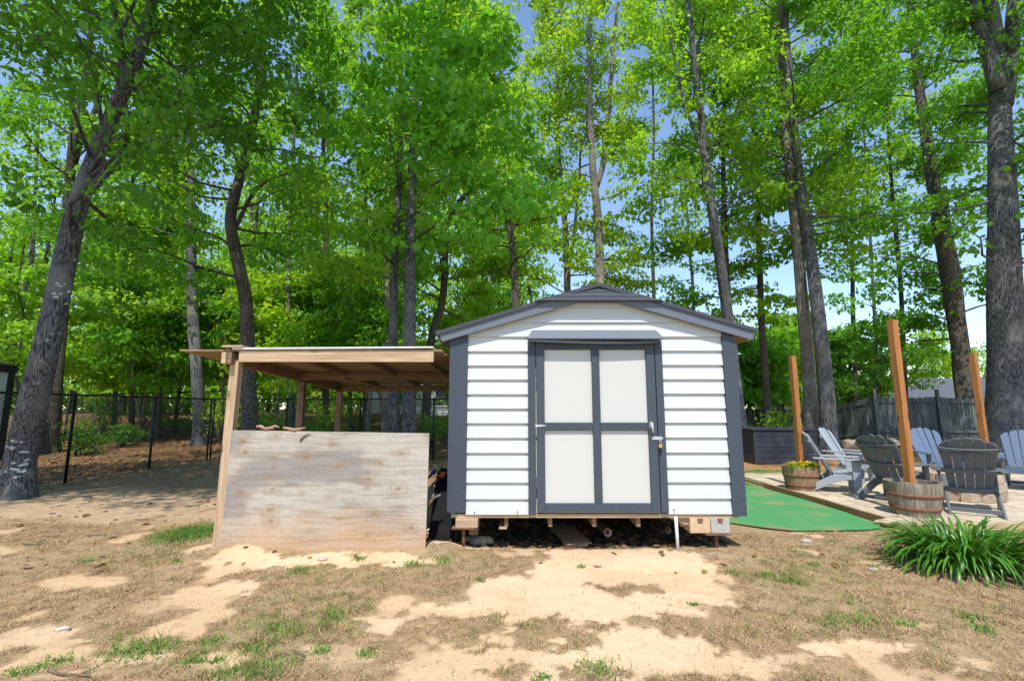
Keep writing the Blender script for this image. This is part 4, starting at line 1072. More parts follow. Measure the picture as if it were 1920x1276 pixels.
for k, (px, Y, h, w, lf) in enumerate([(150, 15, 1.0, .5, 'leaf_dark'), (190, 18, 1.5, .6, 'leaf_mid'), (235, 16.5, .8, .5, 'leaf_dark'), (420, 17, 1.5, .8, 'leaf_yellow'), (500, 16, 1.2, .6, 'leaf_mid'), (610, 17, 1.4, .8, 'leaf_yellow'), (590, 15.2, .9, .5, 'leaf_mid'), (700, 15, .6, .4, 'leaf_bright'), (810, 16, 1.2, .5, 'leaf_mid'), (835, 18, .9, .6, 'leaf_mid'), (1470, 18, 1.3, .7, 'leaf_yellow'), (60, 17, 1.1, .6, 'leaf_dark'), (330, 20, 1.3, .8, 'leaf_mid'), (545, 21, 1.6, .9, 'leaf_mid'), (660, 20, 1.5, .9, 'leaf_bright'), (270, 24, 1.6, 1.0, 'leaf_mid'), (1415, 16.5, .7, .5, 'leaf_dark')]):
    shrub(px, Y, h, w, lf, 'leafy shrub growing among the trees behind the fence')

# the far wood: one mass
rg = np.random.default_rng(909)
C = []; SS = []; fw = MB()
for k in range(150):
    right = k % 3 == 0
    Y = rg.uniform(30, 58)
    x = rg.uniform(-1.25, .05) * Y if not right else rg.uniform(.05, 1.3) * Y
    hgt = rg.uniform(14, 24) if not right else rg.uniform(4.5, 8)
    if right: Y = rg.uniform(48, 66); x = rg.uniform(.2, 1.3) * Y; hgt = rg.uniform(6, 11)
    z = gzf(x, Y) - .3
    fw.tube([(x, Y, z), (x + rg.normal(0, .4), Y, z + hgt * .5), (x + rg.normal(0, .7), Y, z + hgt)], [.19, .14, .04], 6, False)
    for j in range(int(hgt * 3.0)):
        zz = z + hgt * rg.uniform(.05, 1); rr = (2.8 if not right else 2.3) * math.sqrt(max(.15, 1 - (zz - z) / hgt * .7))
        a = rg.uniform(0, 6.28)
        C.append((x + math.cos(a) * rr * rg.uniform(.1, 1), Y + math.sin(a) * rr * rg.uniform(.1, 1), zz)); SS.append(rg.uniform(.8, 1.5))
for k in range(800):
    Y = rg.uniform(31, 62); x = rg.uniform(-1.35, 1.35) * Y
    if x > 12 and Y < 46: continue
    C.append((x, Y, gzf(x, Y) + rg.uniform(.2, 2.6))); SS.append(rg.uniform(1.0, 1.8))
C = np.array(C); SS = np.array(SS)
V, T, t = leaf_arrays(C, SS, np.full(len(C), 30), .32, .4, rg=rg)
nt0 = len(fw.v)
tv = np.array(fw.v); tq_ = np.array(fw.f)
tt = np.concatenate([tq_[:, [0, 1, 2]], tq_[:, [0, 2, 3]]])
far = npmesh('far_woodland', V, T, {'tint': t}, M['leaf_bright'])
tag(far, 'far mass of green woodland filling the background', 'woodland', None, 'stuff')
trk = npmesh('distant_trunks', tv, tt, {}, M['bark_brown'], far); trk['kind'] = 'stuff'

# lichen on the leaning tree
def lichen_patch(px, py, s, seed):
    rr = random.Random(seed)
    # on the bark surface facing the camera
    tr = [c for c in t1.children if c.name.startswith('trunk')][0]
    p = P(px, py, 8.2); d = (p - Vector((0, 0, EYE))).normalized()
    o_ = Vector((0, 0, EYE)) - ORG[t1]
    hit, loc, nrm, _ = tr.ray_cast(o_, d)
    if not hit: return
    a = nrm.cross(Vector((0, 0, 1))).normalized(); b = a.cross(nrm)
    m = MB(); n = 13
    ring = [loc + nrm * .006 + a * (math.cos(6.283 * i / n) * s * 1.5 * rr.uniform(.6, 1.2)) + b * (math.sin(6.283 * i / n) * s * rr.uniform(.5, 1.2)) for i in range(n)]
    m.extr([q + ORG[t1] for q in ring], nrm * -.03)
    m.build('lichen_patch', M['lichen'], t1)
bpy.context.view_layer.update()
for i, (px, py, s) in enumerate([(115, 537, .035), (128, 545, .04), (112, 552, .04), (125, 568, .025), (140, 488, .022), (146, 398, .025), (195, 290, .025), (170, 318, .02), (88, 638, .022), (108, 625, .018), (65, 718, .02), (30, 832, .05), (20, 840, .04), (42, 848, .05), (48, 862, .035), (40, 872, .06), (32, 880, .05), (45, 886, .035), (38, 895, .03), (12, 835, .03), (8, 882, .02), (60, 745, .012), (42, 765, .012), (98, 625, .014), (160, 440, .014), (150, 420, .014)]):
    for j in range(4):
        lichen_patch(px + random.gauss(0, s * 130), py + random.gauss(0, s * 70), s * random.uniform(.25, .6), i * 7 + j)

# ------------------------------------------------------------------ right side: patio, edging, green mat
patio = MB().box(4.83, 12.5, 6.25, 11.2, -.04, .020).build('patio', M['patio_bed']); tag(patio, 'tan paved patio with fire pit to the right of the shed', None, None, 'structure')
pvm = {}
rr = random.Random(3)
yrow = 6.27; prow = 0
while yrow < 10.4:
    d = rr.choice((.30, .36, .42)); xr_ = 4.85 - rr.uniform(0, .25)
    while xr_ < 10.6:
        w_ = rr.choice((.4, .55, .7)); x0_ = max(4.85, xr_)
        if xr_ + w_ - x0_ > .08:
            key = (round(xr_ + w_ - x0_, 2), d)
            if key not in pvm:
                me = MB().box(.006, key[0] - .006, .006, d - .006, 0, .028).mesh('paver'); me.materials.append(M['paver']); pvm[key] = me
            place(pvm[key], 'paver', patio, Matrix.Translation((x0_, yrow, .0205 + rr.uniform(0, .004))) @ Matrix.Rotation(rr.uniform(-.008, .008), 4, 'Z'))
        xr_ += w_
    yrow += d
ez = [(4.74, 9.3), (4.78, 8.4), (4.80, 7.6), (4.79, 6.9), (4.80, 6.42)]
for k, (a, b) in enumerate(zip(ez, ez[1:])):
    o = MB().beam((a[0], a[1], .02), (b[0], b[1] + .004, .02), .045, .11).build('edging_board', M['edging'], None, False, .004, (a[0], a[1], 0))
    tag(o, ['brown edging board beside the flower barrel', 'second brown edging board from the flower barrel', 'third brown edging board from the flower barrel', 'last brown edging board, nearest the big barrel'][k], 'edging', 'patio edging boards')
for k, (a, b) in enumerate((((4.98, 6.2), (6.6, 6.12)), ((6.62, 6.12), (8.6, 6.05)))):
    o = MB().beam((a[0], a[1], .02), (b[0], b[1], .02), .09, .10).build('edging_timber', M['bare_lumber_x'], None, False, .006, (a[0], a[1], 0))
    tag(o, ['tan timber along the patio front behind the daylily', 'tan timber along the patio front at the right edge'][k], 'timber')
b = G(1660, 982)
stone('edging_stone', (b.x + .02, b.y, .03), (.13, .08, .05), 5, M['stone_tan'], 'flat tan stone at the tip of the green mat', 'stone')
b = G(1685, 978)
stone('edging_stone', (b.x + .06, b.y + .03, .03), (.09, .07, .06), 8, M['stone_tan'], 'rounder tan stone beside the big barrel', 'stone')
# green mat
out = [(2.62, 9.62), (4.1, 9.66), (4.66, 9.3), (4.73, 8.4), (4.75, 7.6), (4.74, 6.9), (4.72, 6.5), (4.58, 6.20), (4.3, 6.13), (3.9, 6.08), (3.4, 6.10), (3.05, 6.3), (2.8, 6.55), (2.62, 6.8)]
out2 = []
for (a, b), (c, d) in zip(out, out[1:] + out[:1]):
    nn = max(1, int(math.hypot(c - a, d - b) / .09))
    for i in range(nn):
        x, y = a + (c - a) * i / nn, b + (d - b) * i / nn
        out2.append((x + .03 * (float(vnoise(x * 6, y * 6, 3)) - .5), y + .05 * (float(vnoise(x * 6, y * 6, 9)) - .5)))
bm = bmesh.new(); vs_ = [bm.verts.new((x, y, 0)) for x, y in out2]; bm.faces.new(vs_)
bmesh.ops.triangulate(bm, faces=bm.faces[:]); bmesh.ops.subdivide_edges(bm, edges=bm.edges[:], cuts=2, use_grid_fill=True)
for v in bm.verts:
    v.co.z = -.016 + .012 * (float(fbm(v.co.x * 2.2, v.co.y * 2.2, 44)) - .3)
me = bpy.data.meshes.new('turf_mat'); bm.to_mesh(me); bm.free(); me.materials.append(M['turf_green'])
mat_o = bpy.data.objects.new('turf_mat', me); col.objects.link(mat_o); s_ = mat_o.modifiers.new('thick', 'SOLIDIFY'); s_.thickness = .012; s_.offset = -1
tag(mat_o, 'bright green artificial turf mat lying between shed and patio', 'turf mat')

# ------------------------------------------------------------------ barrels and posts
def barrel(px, base_xy, r_top, hgt, mat, label, z0=.05):
    x, y = base_xy
    r = empty('barrel_planter', (x, y, z0)); tag(r, label, 'planter', 'half barrel planters')
    n = 20
    def rad(t): return r_top * (.80 + .20 * math.sin(t * 1.5) / math.sin(1.5))
    for k in range(n):
        a0 = 2 * math.pi * (k + .02) / n; a1 = 2 * math.pi * (k + .98) / n
        m = MB(); hs = [0, .3, .6, .85, 1.0]; jz = random.uniform(-.006, .006)
        for t in hs:
            R0 = rad(t); z = z0 + hgt * t + (jz if t == 1 else 0)
            for (rr_, a) in ((R0, a0), (R0, a1), (R0 - .028, a1), (R0 - .028, a0)):
                m.v.append((x + rr_ * math.cos(a), y + rr_ * math.sin(a), z))
        for i in range(4):
            for j in range(4):
                j2 = (j + 1) % 4
                m.f.append((i * 4 + j, i * 4 + j2, i * 4 + 4 + j2, i * 4 + 4 + j))
        m.f.append((3, 2, 1, 0)); m.f.append((16, 17, 18, 19))
        m.build('stave', M[mat], r)
    for t in (.22, .62):
        m = MB(); nn = 40
        for i in range(nn):
            a = 2 * math.pi * i / nn
            for (dr, dt) in ((.001, -.06), (.005, -.06), (.006, .06), (.002, .06)):
                R0 = rad(t + dt) + dr
                m.v.append((x + R0 * math.cos(a), y + R0 * math.sin(a), z0 + hgt * (t + dt)))
        for i in range(nn):
            i2 = (i + 1) % nn
            for j in range(4):
                j2 = (j + 1) % 4
                m.f.append((i * 4 + j, i2 * 4 + j, i2 * 4 + j2, i * 4 + j2))
        m.build('hoop', M['rusty_hoop'], r, True)
    m = MB(); nn = 24
    m.v = [(x + (rad(.85) - .03) * math.cos(2 * math.pi * i / nn), y + (rad(.85) - .03) * math.sin(2 * math.pi * i / nn), z0 + hgt * .86) for i in range(nn)]
    m.f = [tuple(range(nn))]
    m.extr([(q[0], q[1], q[2] - .002) for q in m.v[:nn]], (0, 0, -.05))
    m.build('soil', M['soil'], r)
    return r
def post(x, y, ztop, z0, w, label, rz=0):
    o = MB().box(-w / 2, w / 2, -w / 2, w / 2, 0, ztop - z0).build('cedar_post', M['cedar_post'], None, False, .004)
    o.location = (x, y, z0); o.rotation_euler = (0, 0, rz); tag(o, label, 'post', 'cedar posts around the patio')
barrel(1718, (5.43, 6.72), .318, .43, 'barrel_wood', 'weathered grey half barrel holding the tallest cedar post, behind the daylily', .052)
post(5.42, 6.74, P(1680, 600, 6.74).z, .30, .095, 'tallest cedar post standing in the grey half barrel', R(12))
barrel(1497, (5.12, 8.75), .30, .42, 'barrel_wood_warm', 'brown half barrel with yellow flowers near the green mat', .04)
post(5.16, 8.8, P(1489, 667, 8.8).z, .28, .095, 'cedar post standing in the flower barrel', R(8))
barrel(1858, (9.25, 9.55), .30, .42, 'barrel_wood', 'half barrel mostly hidden behind the chairs at right', .052)
post(9.22, 9.55, P(1835, 662, 9.55).z, .30, .10, 'cedar post in front of the massive trunk at right', R(20))
# yellow flowers
rg = np.random.default_rng(4)
fl = empty('yellow_flowers', (5.12, 8.7, .40)); tag(fl, 'small yellow flowers growing in the brown half barrel', 'flowers')
Cc = np.array([(5.12 + .22 * math.cos(a) * q, 8.66 + .2 * math.sin(a) * q, .43 + .03 * rg.uniform()) for a, q in zip(rg.uniform(0, 6.28, 26), rg.uniform(.2, 1, 26))])
V, T, t = leaf_arrays(Cc, np.full(26, .07), np.full(26, 22), .06, .7, (-.3, .9), rg=rg); npmesh('foliage', V - np.array(ORG[fl])[None], T, {'tint': t}, M['leaf_bright'], fl)
V, T, t = leaf_arrays(Cc + np.array([0, -.02, .06]), np.full(26, .06), np.full(26, 10), .04, .5, (-.2, .7), rg=rg); npmesh('petals', V - np.array(ORG[fl])[None], T, {'tint': t}, M['petal'], fl)
for k, (dx, dy, s) in enumerate(((-.16, -.12, .055), (-.08, -.16, .04), (.0, -.2, .04))):
    stone('barrel_stone', (5.43 + dx, 6.72 + dy, .43 + s * .3), (s * 1.3, s, s * .7), 20 + k, M['pebble'], ['largest pale stone on the soil of the grey half barrel', 'middle pale stone on the soil of the grey half barrel', 'pale stone nearest the cedar post in the grey half barrel'][k], 'stone')

# ------------------------------------------------------------------ adirondack chairs
def make_chair(mat, label):
    c = empty('adirondack_chair', (0, 0, 0)); tag(c, label, 'chair', 'lawn chairs around the fire pit')
    m = M[mat]
    for s in (-1, 1):
        y = s * .265
        MB().extr([(x, y - .015, z) for x, z in [(.38, .375), (.38, .25), (.02, .185), (-.16, .10), (-.36, 0), (-.52, 0), (-.47, .045), (-.22, .20), (-.08, .275)]], (0, .03, 0)).build('side_rail', m, c, bevel=.006)
        MB().extr([(x, s * .298 - .016, z) for x, z in [(.34, 0), (.35, .53), (.22, .53), (.24, 0)]], (0, .032, 0)).build('front_leg', m, c, bevel=.006)
        ya = s * .335
        arm = [(-.33, -.035), (-.20, -.05), (.1, -.065), (.34, -.085), (.42, -.06), (.44, 0), (.42, .06), (.34, .085), (.1, .065), (-.20, .05), (-.33, .035)]
        MB().extr([(x, ya + yy, .535 - .02 * (x - .4)) for x, yy in arm], (0, 0, .026)).build('armrest', m, c, bevel=.007)
    d0 = Vector((-.06, 0, .25)); dv = Vector((-.46, 0, .888)).normalized(); nv = Vector((dv.z, 0, -dv.x))
    for k in range(5):
        t0, t1 = k / 5, (k + .93) / 5
        def sx(t): return .385 - .44 * t
        def sz(t): return .385 - .10 * t - .035 * math.sin(t * math.pi)
        MB().extr([(sx(t0), -.268, sz(t0)), (sx(t1), -.268, sz(t1)), (sx(t1), -.268, sz(t1) + .022), (sx(t0), -.268, sz(t0) + .022)], (0, .536, 0)).build('seat_slat', m, c, bevel=.004)
    MB().box(.375, .395, -.268, .268, .29, .384).build('front_apron', m, c, bevel=.004)
    def topc(y): return .855 - 1.55 * y * y
    for k in range(5):
        b0, b1 = -.225 + .09 * k + .004, -.225 + .09 * (k + 1) - .004
        w0, w1 = -.305 + .122 * k + .006, -.305 + .122 * (k + 1) - .006
        outl = [(b0, .0), (b1, .0)]
        for i in range(7):
            f = i / 6; y = w1 + (w0 - w1) * f
            e = abs(2 * f - 1)
            outl.append((y, topc(y) - .028 * e ** 3))
        cur = .035 * ((k - 2) / 2) ** 2
        MB().extr([d0 + dv * s + Vector((0, y, 0)) + nv * (cur + .0) for y, s in outl], nv * .020).build('back_slat', m, c, bevel=.005)
    def bar(s, w, h, nm, off=-.028):
        m_ = MB(); pts = []
        for i in range(9):
            y = -w / 2 + w * i / 8
            pts.append(d0 + dv * s + Vector((0, y, 0)) + nv * (off + .035 * (2 * y / .61) ** 2 * .9))
        poly = [q + dv * h / 2 for q in pts] + [q - dv * h / 2 for q in pts[::-1]]
        m_.extr(poly, nv * .024); m_.build(nm, m, c, bevel=.004)
    bar(.66, .60, .06, 'upper_back_bar'); bar(.335, .68, .065, 'lower_back_bar'); bar(.035, .50, .07, 'bottom_back_bar')
    MB().box(-.43, -.395, -.25, .25, .035, .085).build('rear_stretcher', m, c, bevel=.006)
    return c
PZ = .053
chairs = [((5.62, 8.62), (.90, -.44), 'chair_plastic', 'grey lawn chair seen from the side next to the flower barrel'),
          ((6.72, 9.85), (.62, -.78), 'chair_plastic', 'light grey lawn chair behind the side-on chair, facing the fire pit'),
          ((5.95, 7.72), (.93, .36), 'chair_back_shade', 'shade-darkened grey lawn chair with its back to the camera, left of the tallest post'),
          ((8.42, 9.75), (-.18, -.98), 'chair_blue_shade', 'blue-shaded lawn chair facing the camera behind the tallest cedar post'),
          ((6.42, 6.95), (.62, .78), 'chair_back_shade', 'shade-darkened grey lawn chair with its back to the camera, above the daylily'),
          ((9.15, 8.75), (-.72, -.69), 'chair_blue_shade', 'blue-shaded lawn chair cut by the right edge, facing the fire pit')]
protos = {}
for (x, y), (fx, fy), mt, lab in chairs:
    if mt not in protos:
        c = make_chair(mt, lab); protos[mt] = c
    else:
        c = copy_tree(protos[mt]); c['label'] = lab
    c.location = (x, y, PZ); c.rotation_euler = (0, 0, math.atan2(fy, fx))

# fire pit ring of stacked blocks
fx_, fy_ = 7.2, 8.05
fp = empty('fire_pit', (fx_, fy_, PZ)); tag(fp, 'round fire pit of stacked tan stone blocks between the lawn chairs', 'fire pit')
for c_ in range(3):
    n = 14
    for k in range(n):
        a0 = 2 * math.pi * (k + .5 * (c_ % 2) + .03) / n; a1 = 2 * math.pi * (k + .5 * (c_ % 2) + .97) / n
        ro, ri = .58 + random.uniform(-.012, .012), .44
        z = PZ + c_ * .135
        MB().extr([(fx_ + ro * math.cos(a0), fy_ + ro * math.sin(a0), z), (fx_ + (ro + .02) * math.cos((a0 + a1) / 2), fy_ + (ro + .02) * math.sin((a0 + a1) / 2), z), (fx_ + ro * math.cos(a1), fy_ + ro * math.sin(a1), z), (fx_ + ri * math.cos(a1), fy_ + ri * math.sin(a1), z), (fx_ + ri * math.cos(a0), fy_ + ri * math.sin(a0), z)], (0, 0, .13)).build('block', M['stone_tan'], fp, bevel=.008)

# ------------------------------------------------------------------ dark box
bxl, bxr_ = P(1416, 870, 13.0).x, P(1535, 870, 13.0).x
bz = P(1470, 803, 13.0).z
db = empty('storage_box', ((bxl + bxr_) / 2, 13, 0)); tag(db, 'large dark grey panelled storage box behind the flower barrel', 'box')
npan = 6
for k in range(npan):
    z0 = .02 + (bz - .08) * k / npan; z1 = .02 + (bz - .08) * (k + 1) / npan - .008
    MB().box(bxl + .05, bxr_ - .05, 13.0, 13.03, z0, z1).build('panel_board', M['dark_composite'], db, bevel=.004)
    MB().box(bxr_ - .03, bxr_, 13.04, 13.9, z0, z1).build('panel_board', M['dark_composite'], db, bevel=.004)
    MB().box(bxl, bxl + .03, 13.04, 13.9, z0, z1).build('panel_board', M['dark_composite'], db, bevel=.004)
for x0 in (bxl, bxr_ - .06):
    MB().box(x0, x0 + .06, 12.985, 13.04, -.02, bz - .055).build('corner_post', M['dark_composite'], db, bevel=.005)
MB().box(bxl + .035, bxr_ - .035, 13.04, 13.88, .0, bz - .07).build('inner_box', M['black_trim'], db)
MB().box(bxl - .03, bxr_ + .03, 12.95, 13.95, bz - .05, bz).build('lid', M['dark_composite'], db, bevel=.012)

# ------------------------------------------------------------------ wooden fence on the right
fence = empty('wooden_fence', (P(1690, 800, 19).x, 19, .3)); tag(fence, 'weathered dark wooden privacy fence behind the patio', 'fence')
corners = [(P(1375, 760, 25), 752), ]
nodes = [(1380, 26.0, 762), (1460, 23.5, 766), (1545, 21.0, 762), (1637, 19.0, 742), (1755, 19.0, 743), (1870, 19.2, 744), (1990, 19.4, 744)]
prev = None
picket = MB().extr([(-.068, 0, 0), (.068, 0, 0), (.068, 0, 1.58), (.045, 0, 1.61), (-.045, 0, 1.61), (-.068, 0, 1.58)], (0, .018, 0)).mesh('picket'); picket.materials.append(M['fence_wood'])
for i, (px, Y, pyt) in enumerate(nodes):
    p = P(px, pyt, Y); g = gs(p.x, Y)
    MB().box(p.x - .05, p.x + .05, Y - .11, Y - .01, g - .3, p.z + .28).build('post', M['fence_wood'], fence, bevel=.006)
    if prev is not None:
        q, Yq = prev
        d = Vector((p.x - q.x, Y - Yq, 0)); L = d.length; d.normalize(); ang = math.atan2(d.y, d.x)
        n = int(L / .145)
        for k in range(n):
            t = (k + .5) / n; sag = -.06 * math.sin(t * math.pi)
            x = q.x + d.x * L * t; y = Yq + d.y * L * t; z = q.z + (p.z - q.z) * t + sag
            mt = Matrix.Translation((x - ORG[fence].x, y - ORG[fence].y, z - 1.61 - ORG[fence].z + random.uniform(-.015, .015))) @ Matrix.Rotation(ang, 4, 'Z') @ Matrix.Rotation(random.uniform(-.012, .012), 4, 'Y') @ Matrix.Diagonal((random.choice((1, 1, 1.02, .93)), 1, 1, 1))
            place(picket, 'picket', fence, mt)
        for dz in (-.20, -1.35):
            MB().beam((q.x, Yq - .03, q.z + dz), (p.x, Y - .03, p.z + dz), .04, .09).build('rail', M['fence_wood'], fence)
    prev = (p, Y)
# low stone bank below the fence
rr = random.Random(9)
for k in range(16):
    px = 1590 + k * 21; Y = 17.6 + rr.uniform(-.4, .4); p = P(px, 815, Y)
    stone('bank_stone', (p.x, Y, gs(p.x, Y) + .08), (rr.uniform(.2, .38), rr.uniform(.2, .3), rr.uniform(.14, .24)), 50 + k, M['stone_tan'], 'rough stone in the shaded bank below the wooden fence', 'stone', 'stones below the wooden fence', rr.uniform(0, 3))

# ------------------------------------------------------------------ houses
nh = empty('neighbour_house', (22, 36, .4)); tag(nh, 'neighbouring house with low grey shingle roof behind the wooden fence', 'house')
xa, xb = P(1500, 720, 36).x, P(1990, 720, 36).x
zr_ = P(1780, 706, 36).z; ze = P(1700, 752, 34).z
MB().box(xa, xb, 34.6, 43, .0, ze + .05).build('wall', M['house_siding'], nh)
MB().extr([(xa - .5, 33.8, ze), (xa - .5, 38.5, zr_ + .05), (xa - .5, 43.8, ze), (xa - .5, 43.8, ze - .15), (xa - .5, 38.5, zr_ - .1), (xa - .5, 33.8, ze - .15)], (xb - xa + 1, 0, 0)).build('roof', M['house_roof'], nh)
for px in (1560, 1640, 1720, 1800):
    p = P(px, 760, 34.6)
    f = MB().box(p.x - .6, p.x + .6, 34.52, 34.598, 1.0, 2.0).build('window', M['house_white'], nh)
    MB().box(p.x - .5, p.x + .5, 34.50, 34.518, 1.08, 1.92).build('pane', M['window_dark'], f)
p = P(1758, 728, 35)
MB().tube([(p.x, 36.2, 3.0), (p.x, 36.2, 3.6)], .06, 8).build('vent_pipe', M['house_roof'], nh, True)

h2 = empty('pale_house', (-4, 31, 1)); tag(h2, 'pale grey house partly visible behind the twin trunks and the lean-to', 'house')
xa, xb = P(690, 740, 31).x, P(905, 740, 31).x
g = gs((xa + xb) / 2, 31)
zw = P(800, 718, 31).z
nb = 12
MB().box(xa, xb, 31.03, 38, g - .3, g + 3.4).build('wall', M['house_siding'], h2)
for k in range(nb):
    z0 = g + .35 + k * .22
    MB().extr([(xa, 31.0, z0), (xb, 31.0, z0), (xb, 31.0, z0 + .215), (xa, 31.0, z0 + .215)], (0, .028, 0)).build('siding_board', M['house_siding'], h2)
for px, w_ in ((833, .55), (745, .5)):
    p = P(px, 740, 31)
    f = MB().box(p.x - w_ - .1, p.x + w_ + .1, 30.93, 30.998, p.z - .75, p.z + .75).build('window', M['house_white'], h2)
    MB().box(p.x - w_, p.x + w_, 30.91, 30.928, p.z - .65, p.z + .65).build('pane', M['window_dark'], f)
MB().extr([(xa - .4, 30.4, g + 3.3), (xa - .4, 34.5, g + 5.0), (xa - .4, 38.6, g + 3.3)], (xb - xa + .8, 0, 0)).build('roof', M['house_roof'], h2)

h3 = empty('garden_shed', (P(0, 740, 13).x, 13, 0)); tag(h3, 'small dark trimmed shed behind the leaning tree at the left edge', 'shed')
xb = P(20, 700, 13.9).x; xa = xb - 2.6
zt_ = P(10, 674, 12.2).z
MB().box(xa + .05, xb - .05, 12.24, 14.0, gs(xa, 13) - .1, zt_ - .2).build('wall', M['shed_panel'], h3)
MB().box(xb - .12, xb, 12.2, 12.236, 0, zt_ - .2).build('corner_trim', M['black_trim'], h3)
MB().box(xa, xa + .12, 12.2, 12.236, 0, zt_ - .2).build('corner_trim', M['black_trim'], h3)
MB().box(xa - .1, xb + .05, 12.1, 12.236, zt_ - .2, zt_ - .001).build('fascia', M['black_trim'], h3)
MB().extr([(xa - .15, 12.05, zt_), (xa - .15, 13.1, zt_ + .12), (xa - .15, 14.2, zt_)], (xb - xa + .2, 0, 0)).build('roof', M['house_roof'], h3)
MB().box(xb - .049, xb + .01, 13.88, 14.03, 0, zt_ - .2).build('corner_trim', M['black_trim'], h3)
MB().box(xb - .049, xb + .03, 12.24, 14.05, zt_ - .2, zt_ - .002).build('fascia', M['black_trim'], h3)
for k in range(9):
    z0 = .15 + k * .2
    MB().box(xa + .125, xb - .125, 12.225, 12.239, z0, z0 + .19).build('wall_board', M['shed_panel'], h3)

# ------------------------------------------------------------------ daylily
dl_c = G(1815, 1064)
dl = empty('daylily_clump', (dl_c.x, dl_c.y, gs(dl_c.x, dl_c.y))); tag(dl, 'arching green daylily clump at the right edge of the yard', 'plant')
rr = random.Random(12)
blades = []
for v in range(10):
    nseg = 9; Lb = 1.0; w = .017
    V = []; a = R(72 - 3 * v); x = 0; z = 0
    bend = R(118 + 9 * v) / nseg
    tw = rr.uniform(-.25, .25)
    for i in range(nseg + 1):
        t = i / nseg; ww = w * (.55 + .9 * t) * (1 - t ** 3.5) * 1.15 + .0004
        V.append((x, -ww * math.cos(tw * t), z + ww * .35 - ww * math.sin(tw * t))); V.append((x, 0, z)); V.append((x, ww * math.cos(tw * t), z + ww * .35 + ww * math.sin(tw * t)))
        x += math.cos(a) * Lb / nseg; z += math.sin(a) * Lb / nseg; a -= bend * (.35 + 1.15 * t)
    V = np.array(V); Fq = []
    for i in range(nseg):
        for j in (0, 1):
            Fq.append((i * 3 + j, i * 3 + j + 1, i * 3 + j + 4, i * 3 + j + 3))
    me_o = npmesh('leaf', V, np.array(Fq), {'tint': np.full(len(V), rr.uniform(.2, 1.0))}, M['lily_leaf'], None, True)
    blades.append(me_o.data); bpy.data.objects.remove(me_o)
for k in range(300):
    az = rr.uniform(0, 2 * math.pi); rad = .30 * math.sqrt(rr.random())
    az2 = az + rr.uniform(-.6, .6)
    sc = rr.uniform(.62, .98); 
    mt = Matrix.Translation((rad * math.cos(az) * 1.15, rad * math.sin(az) * .9, -.02)) @ Matrix.Rotation(az2, 4, 'Z') @ Matrix.Rotation(rr.uniform(-.3, .22), 4, 'Y') @ Matrix.Scale(sc * .71, 4)
    place(rr.choice(blades), 'leaf', dl, mt)
Vs, Ts, ts = [], [], []; nb_ = 0
for k in range(330):
    me = rr.choice(blades); co = np.empty(len(me.vertices) * 3, dtype=np.float32); me.vertices.foreach_get('co', co); co = co.reshape(-1, 3)
    az = rr.uniform(0, 2 * math.pi); rad = .28 * math.sqrt(rr.random())
    mt = np.array(Matrix.Translation((rad * math.cos(az) * 1.15, rad * math.sin(az) * .9, -.02)) @ Matrix.Rotation(az + rr.uniform(-.9, .9), 4, 'Z') @ Matrix.Rotation(rr.uniform(-.4, .05), 4, 'Y') @ Matrix.Scale(rr.uniform(.4, .66), 4))
    Vs.append(co @ mt[:3, :3].T + mt[:3, 3]); Ts.append(np.array(Fq) + nb_); ts.append(np.full(len(co), rr.uniform(.0, .8))); nb_ += len(co)
o = npmesh('inner_leaves', np.concatenate(Vs), np.concatenate(Ts), {'tint': np.concatenate(ts)}, M['lily_leaf'], dl, True); o['kind'] = 'stuff'

# ------------------------------------------------------------------ grass, litter, twigs
def blades_mesh(name, x, y, ln, wid, tilt, colr, rg, mat, label, cat):
    n = len(x); z = gsurf(x, y)
    az = rg.uniform(0, 2 * math.pi, n); az2 = rg.uniform(0, 2 * math.pi, n)
    d = np.stack([np.cos(az) * np.sin(tilt), np.sin(az) * np.sin(tilt), np.cos(tilt)], 1)
    s = np.stack([np.cos(az2), np.sin(az2), np.zeros(n)], 1) * wid[:, None]
    b = np.stack([x, y, z - .002], 1)
    mid = b + d * (ln * .55)[:, None]; tip = b + d * ln[:, None] - np.array([0, 0, 1])[None] * (ln * .22 * np.sin(tilt))[:, None] + np.stack([np.cos(az2), np.sin(az2), np.zeros(n)], 1) * (ln * .15)[:, None]
    tip[:, 2] = np.maximum(tip[:, 2], z + .003); mid[:, 2] = np.maximum(mid[:, 2], z + .004)
    V = np.stack([b - s, b + s, mid + s * .8, mid - s * .8, tip], 1).reshape(-1, 3)
    o = np.arange(n) * 5
    T = np.stack([np.stack([o, o + 1, o + 2], 1), np.stack([o, o + 2, o + 3], 1), np.stack([o + 3, o + 2, o + 4], 1)], 1).reshape(-1, 3)
    ob = npmesh(name, V, T, {'gcol': np.repeat(colr, 5, axis=0)}, M[mat])
    return tag(ob, label, cat, None, 'stuff')
def straw_mesh(name, x, y, ln, wid, tilt, colr, rg, label):
    n = len(x); z = gsurf(x, y)
    az = rg.uniform(0, 2 * math.pi, n); a2 = az + 1.57 + rg.normal(0, .4, n)
    s_ = np.stack([np.cos(a2), np.sin(a2), rg.normal(0, .3, n)], 1) * wid[:, None]
    b = np.stack([x, y, z - .001], 1)
    tip = b + np.stack([np.cos(az) * np.sin(tilt), np.sin(az) * np.sin(tilt), np.cos(tilt)], 1) * ln[:, None]
    V = np.stack([b - s_, b + s_, tip], 1).reshape(-1, 3)
    o = np.arange(n) * 3
    ob = npmesh(name, V, np.stack([o, o + 1, o + 2], 1), {'gcol': np.repeat(colr, 3, axis=0)}, M['grass_mat'])
    return tag(ob, label, 'grass', None, 'stuff')
rg = np.random.default_rng(77)
Nc = 1450000
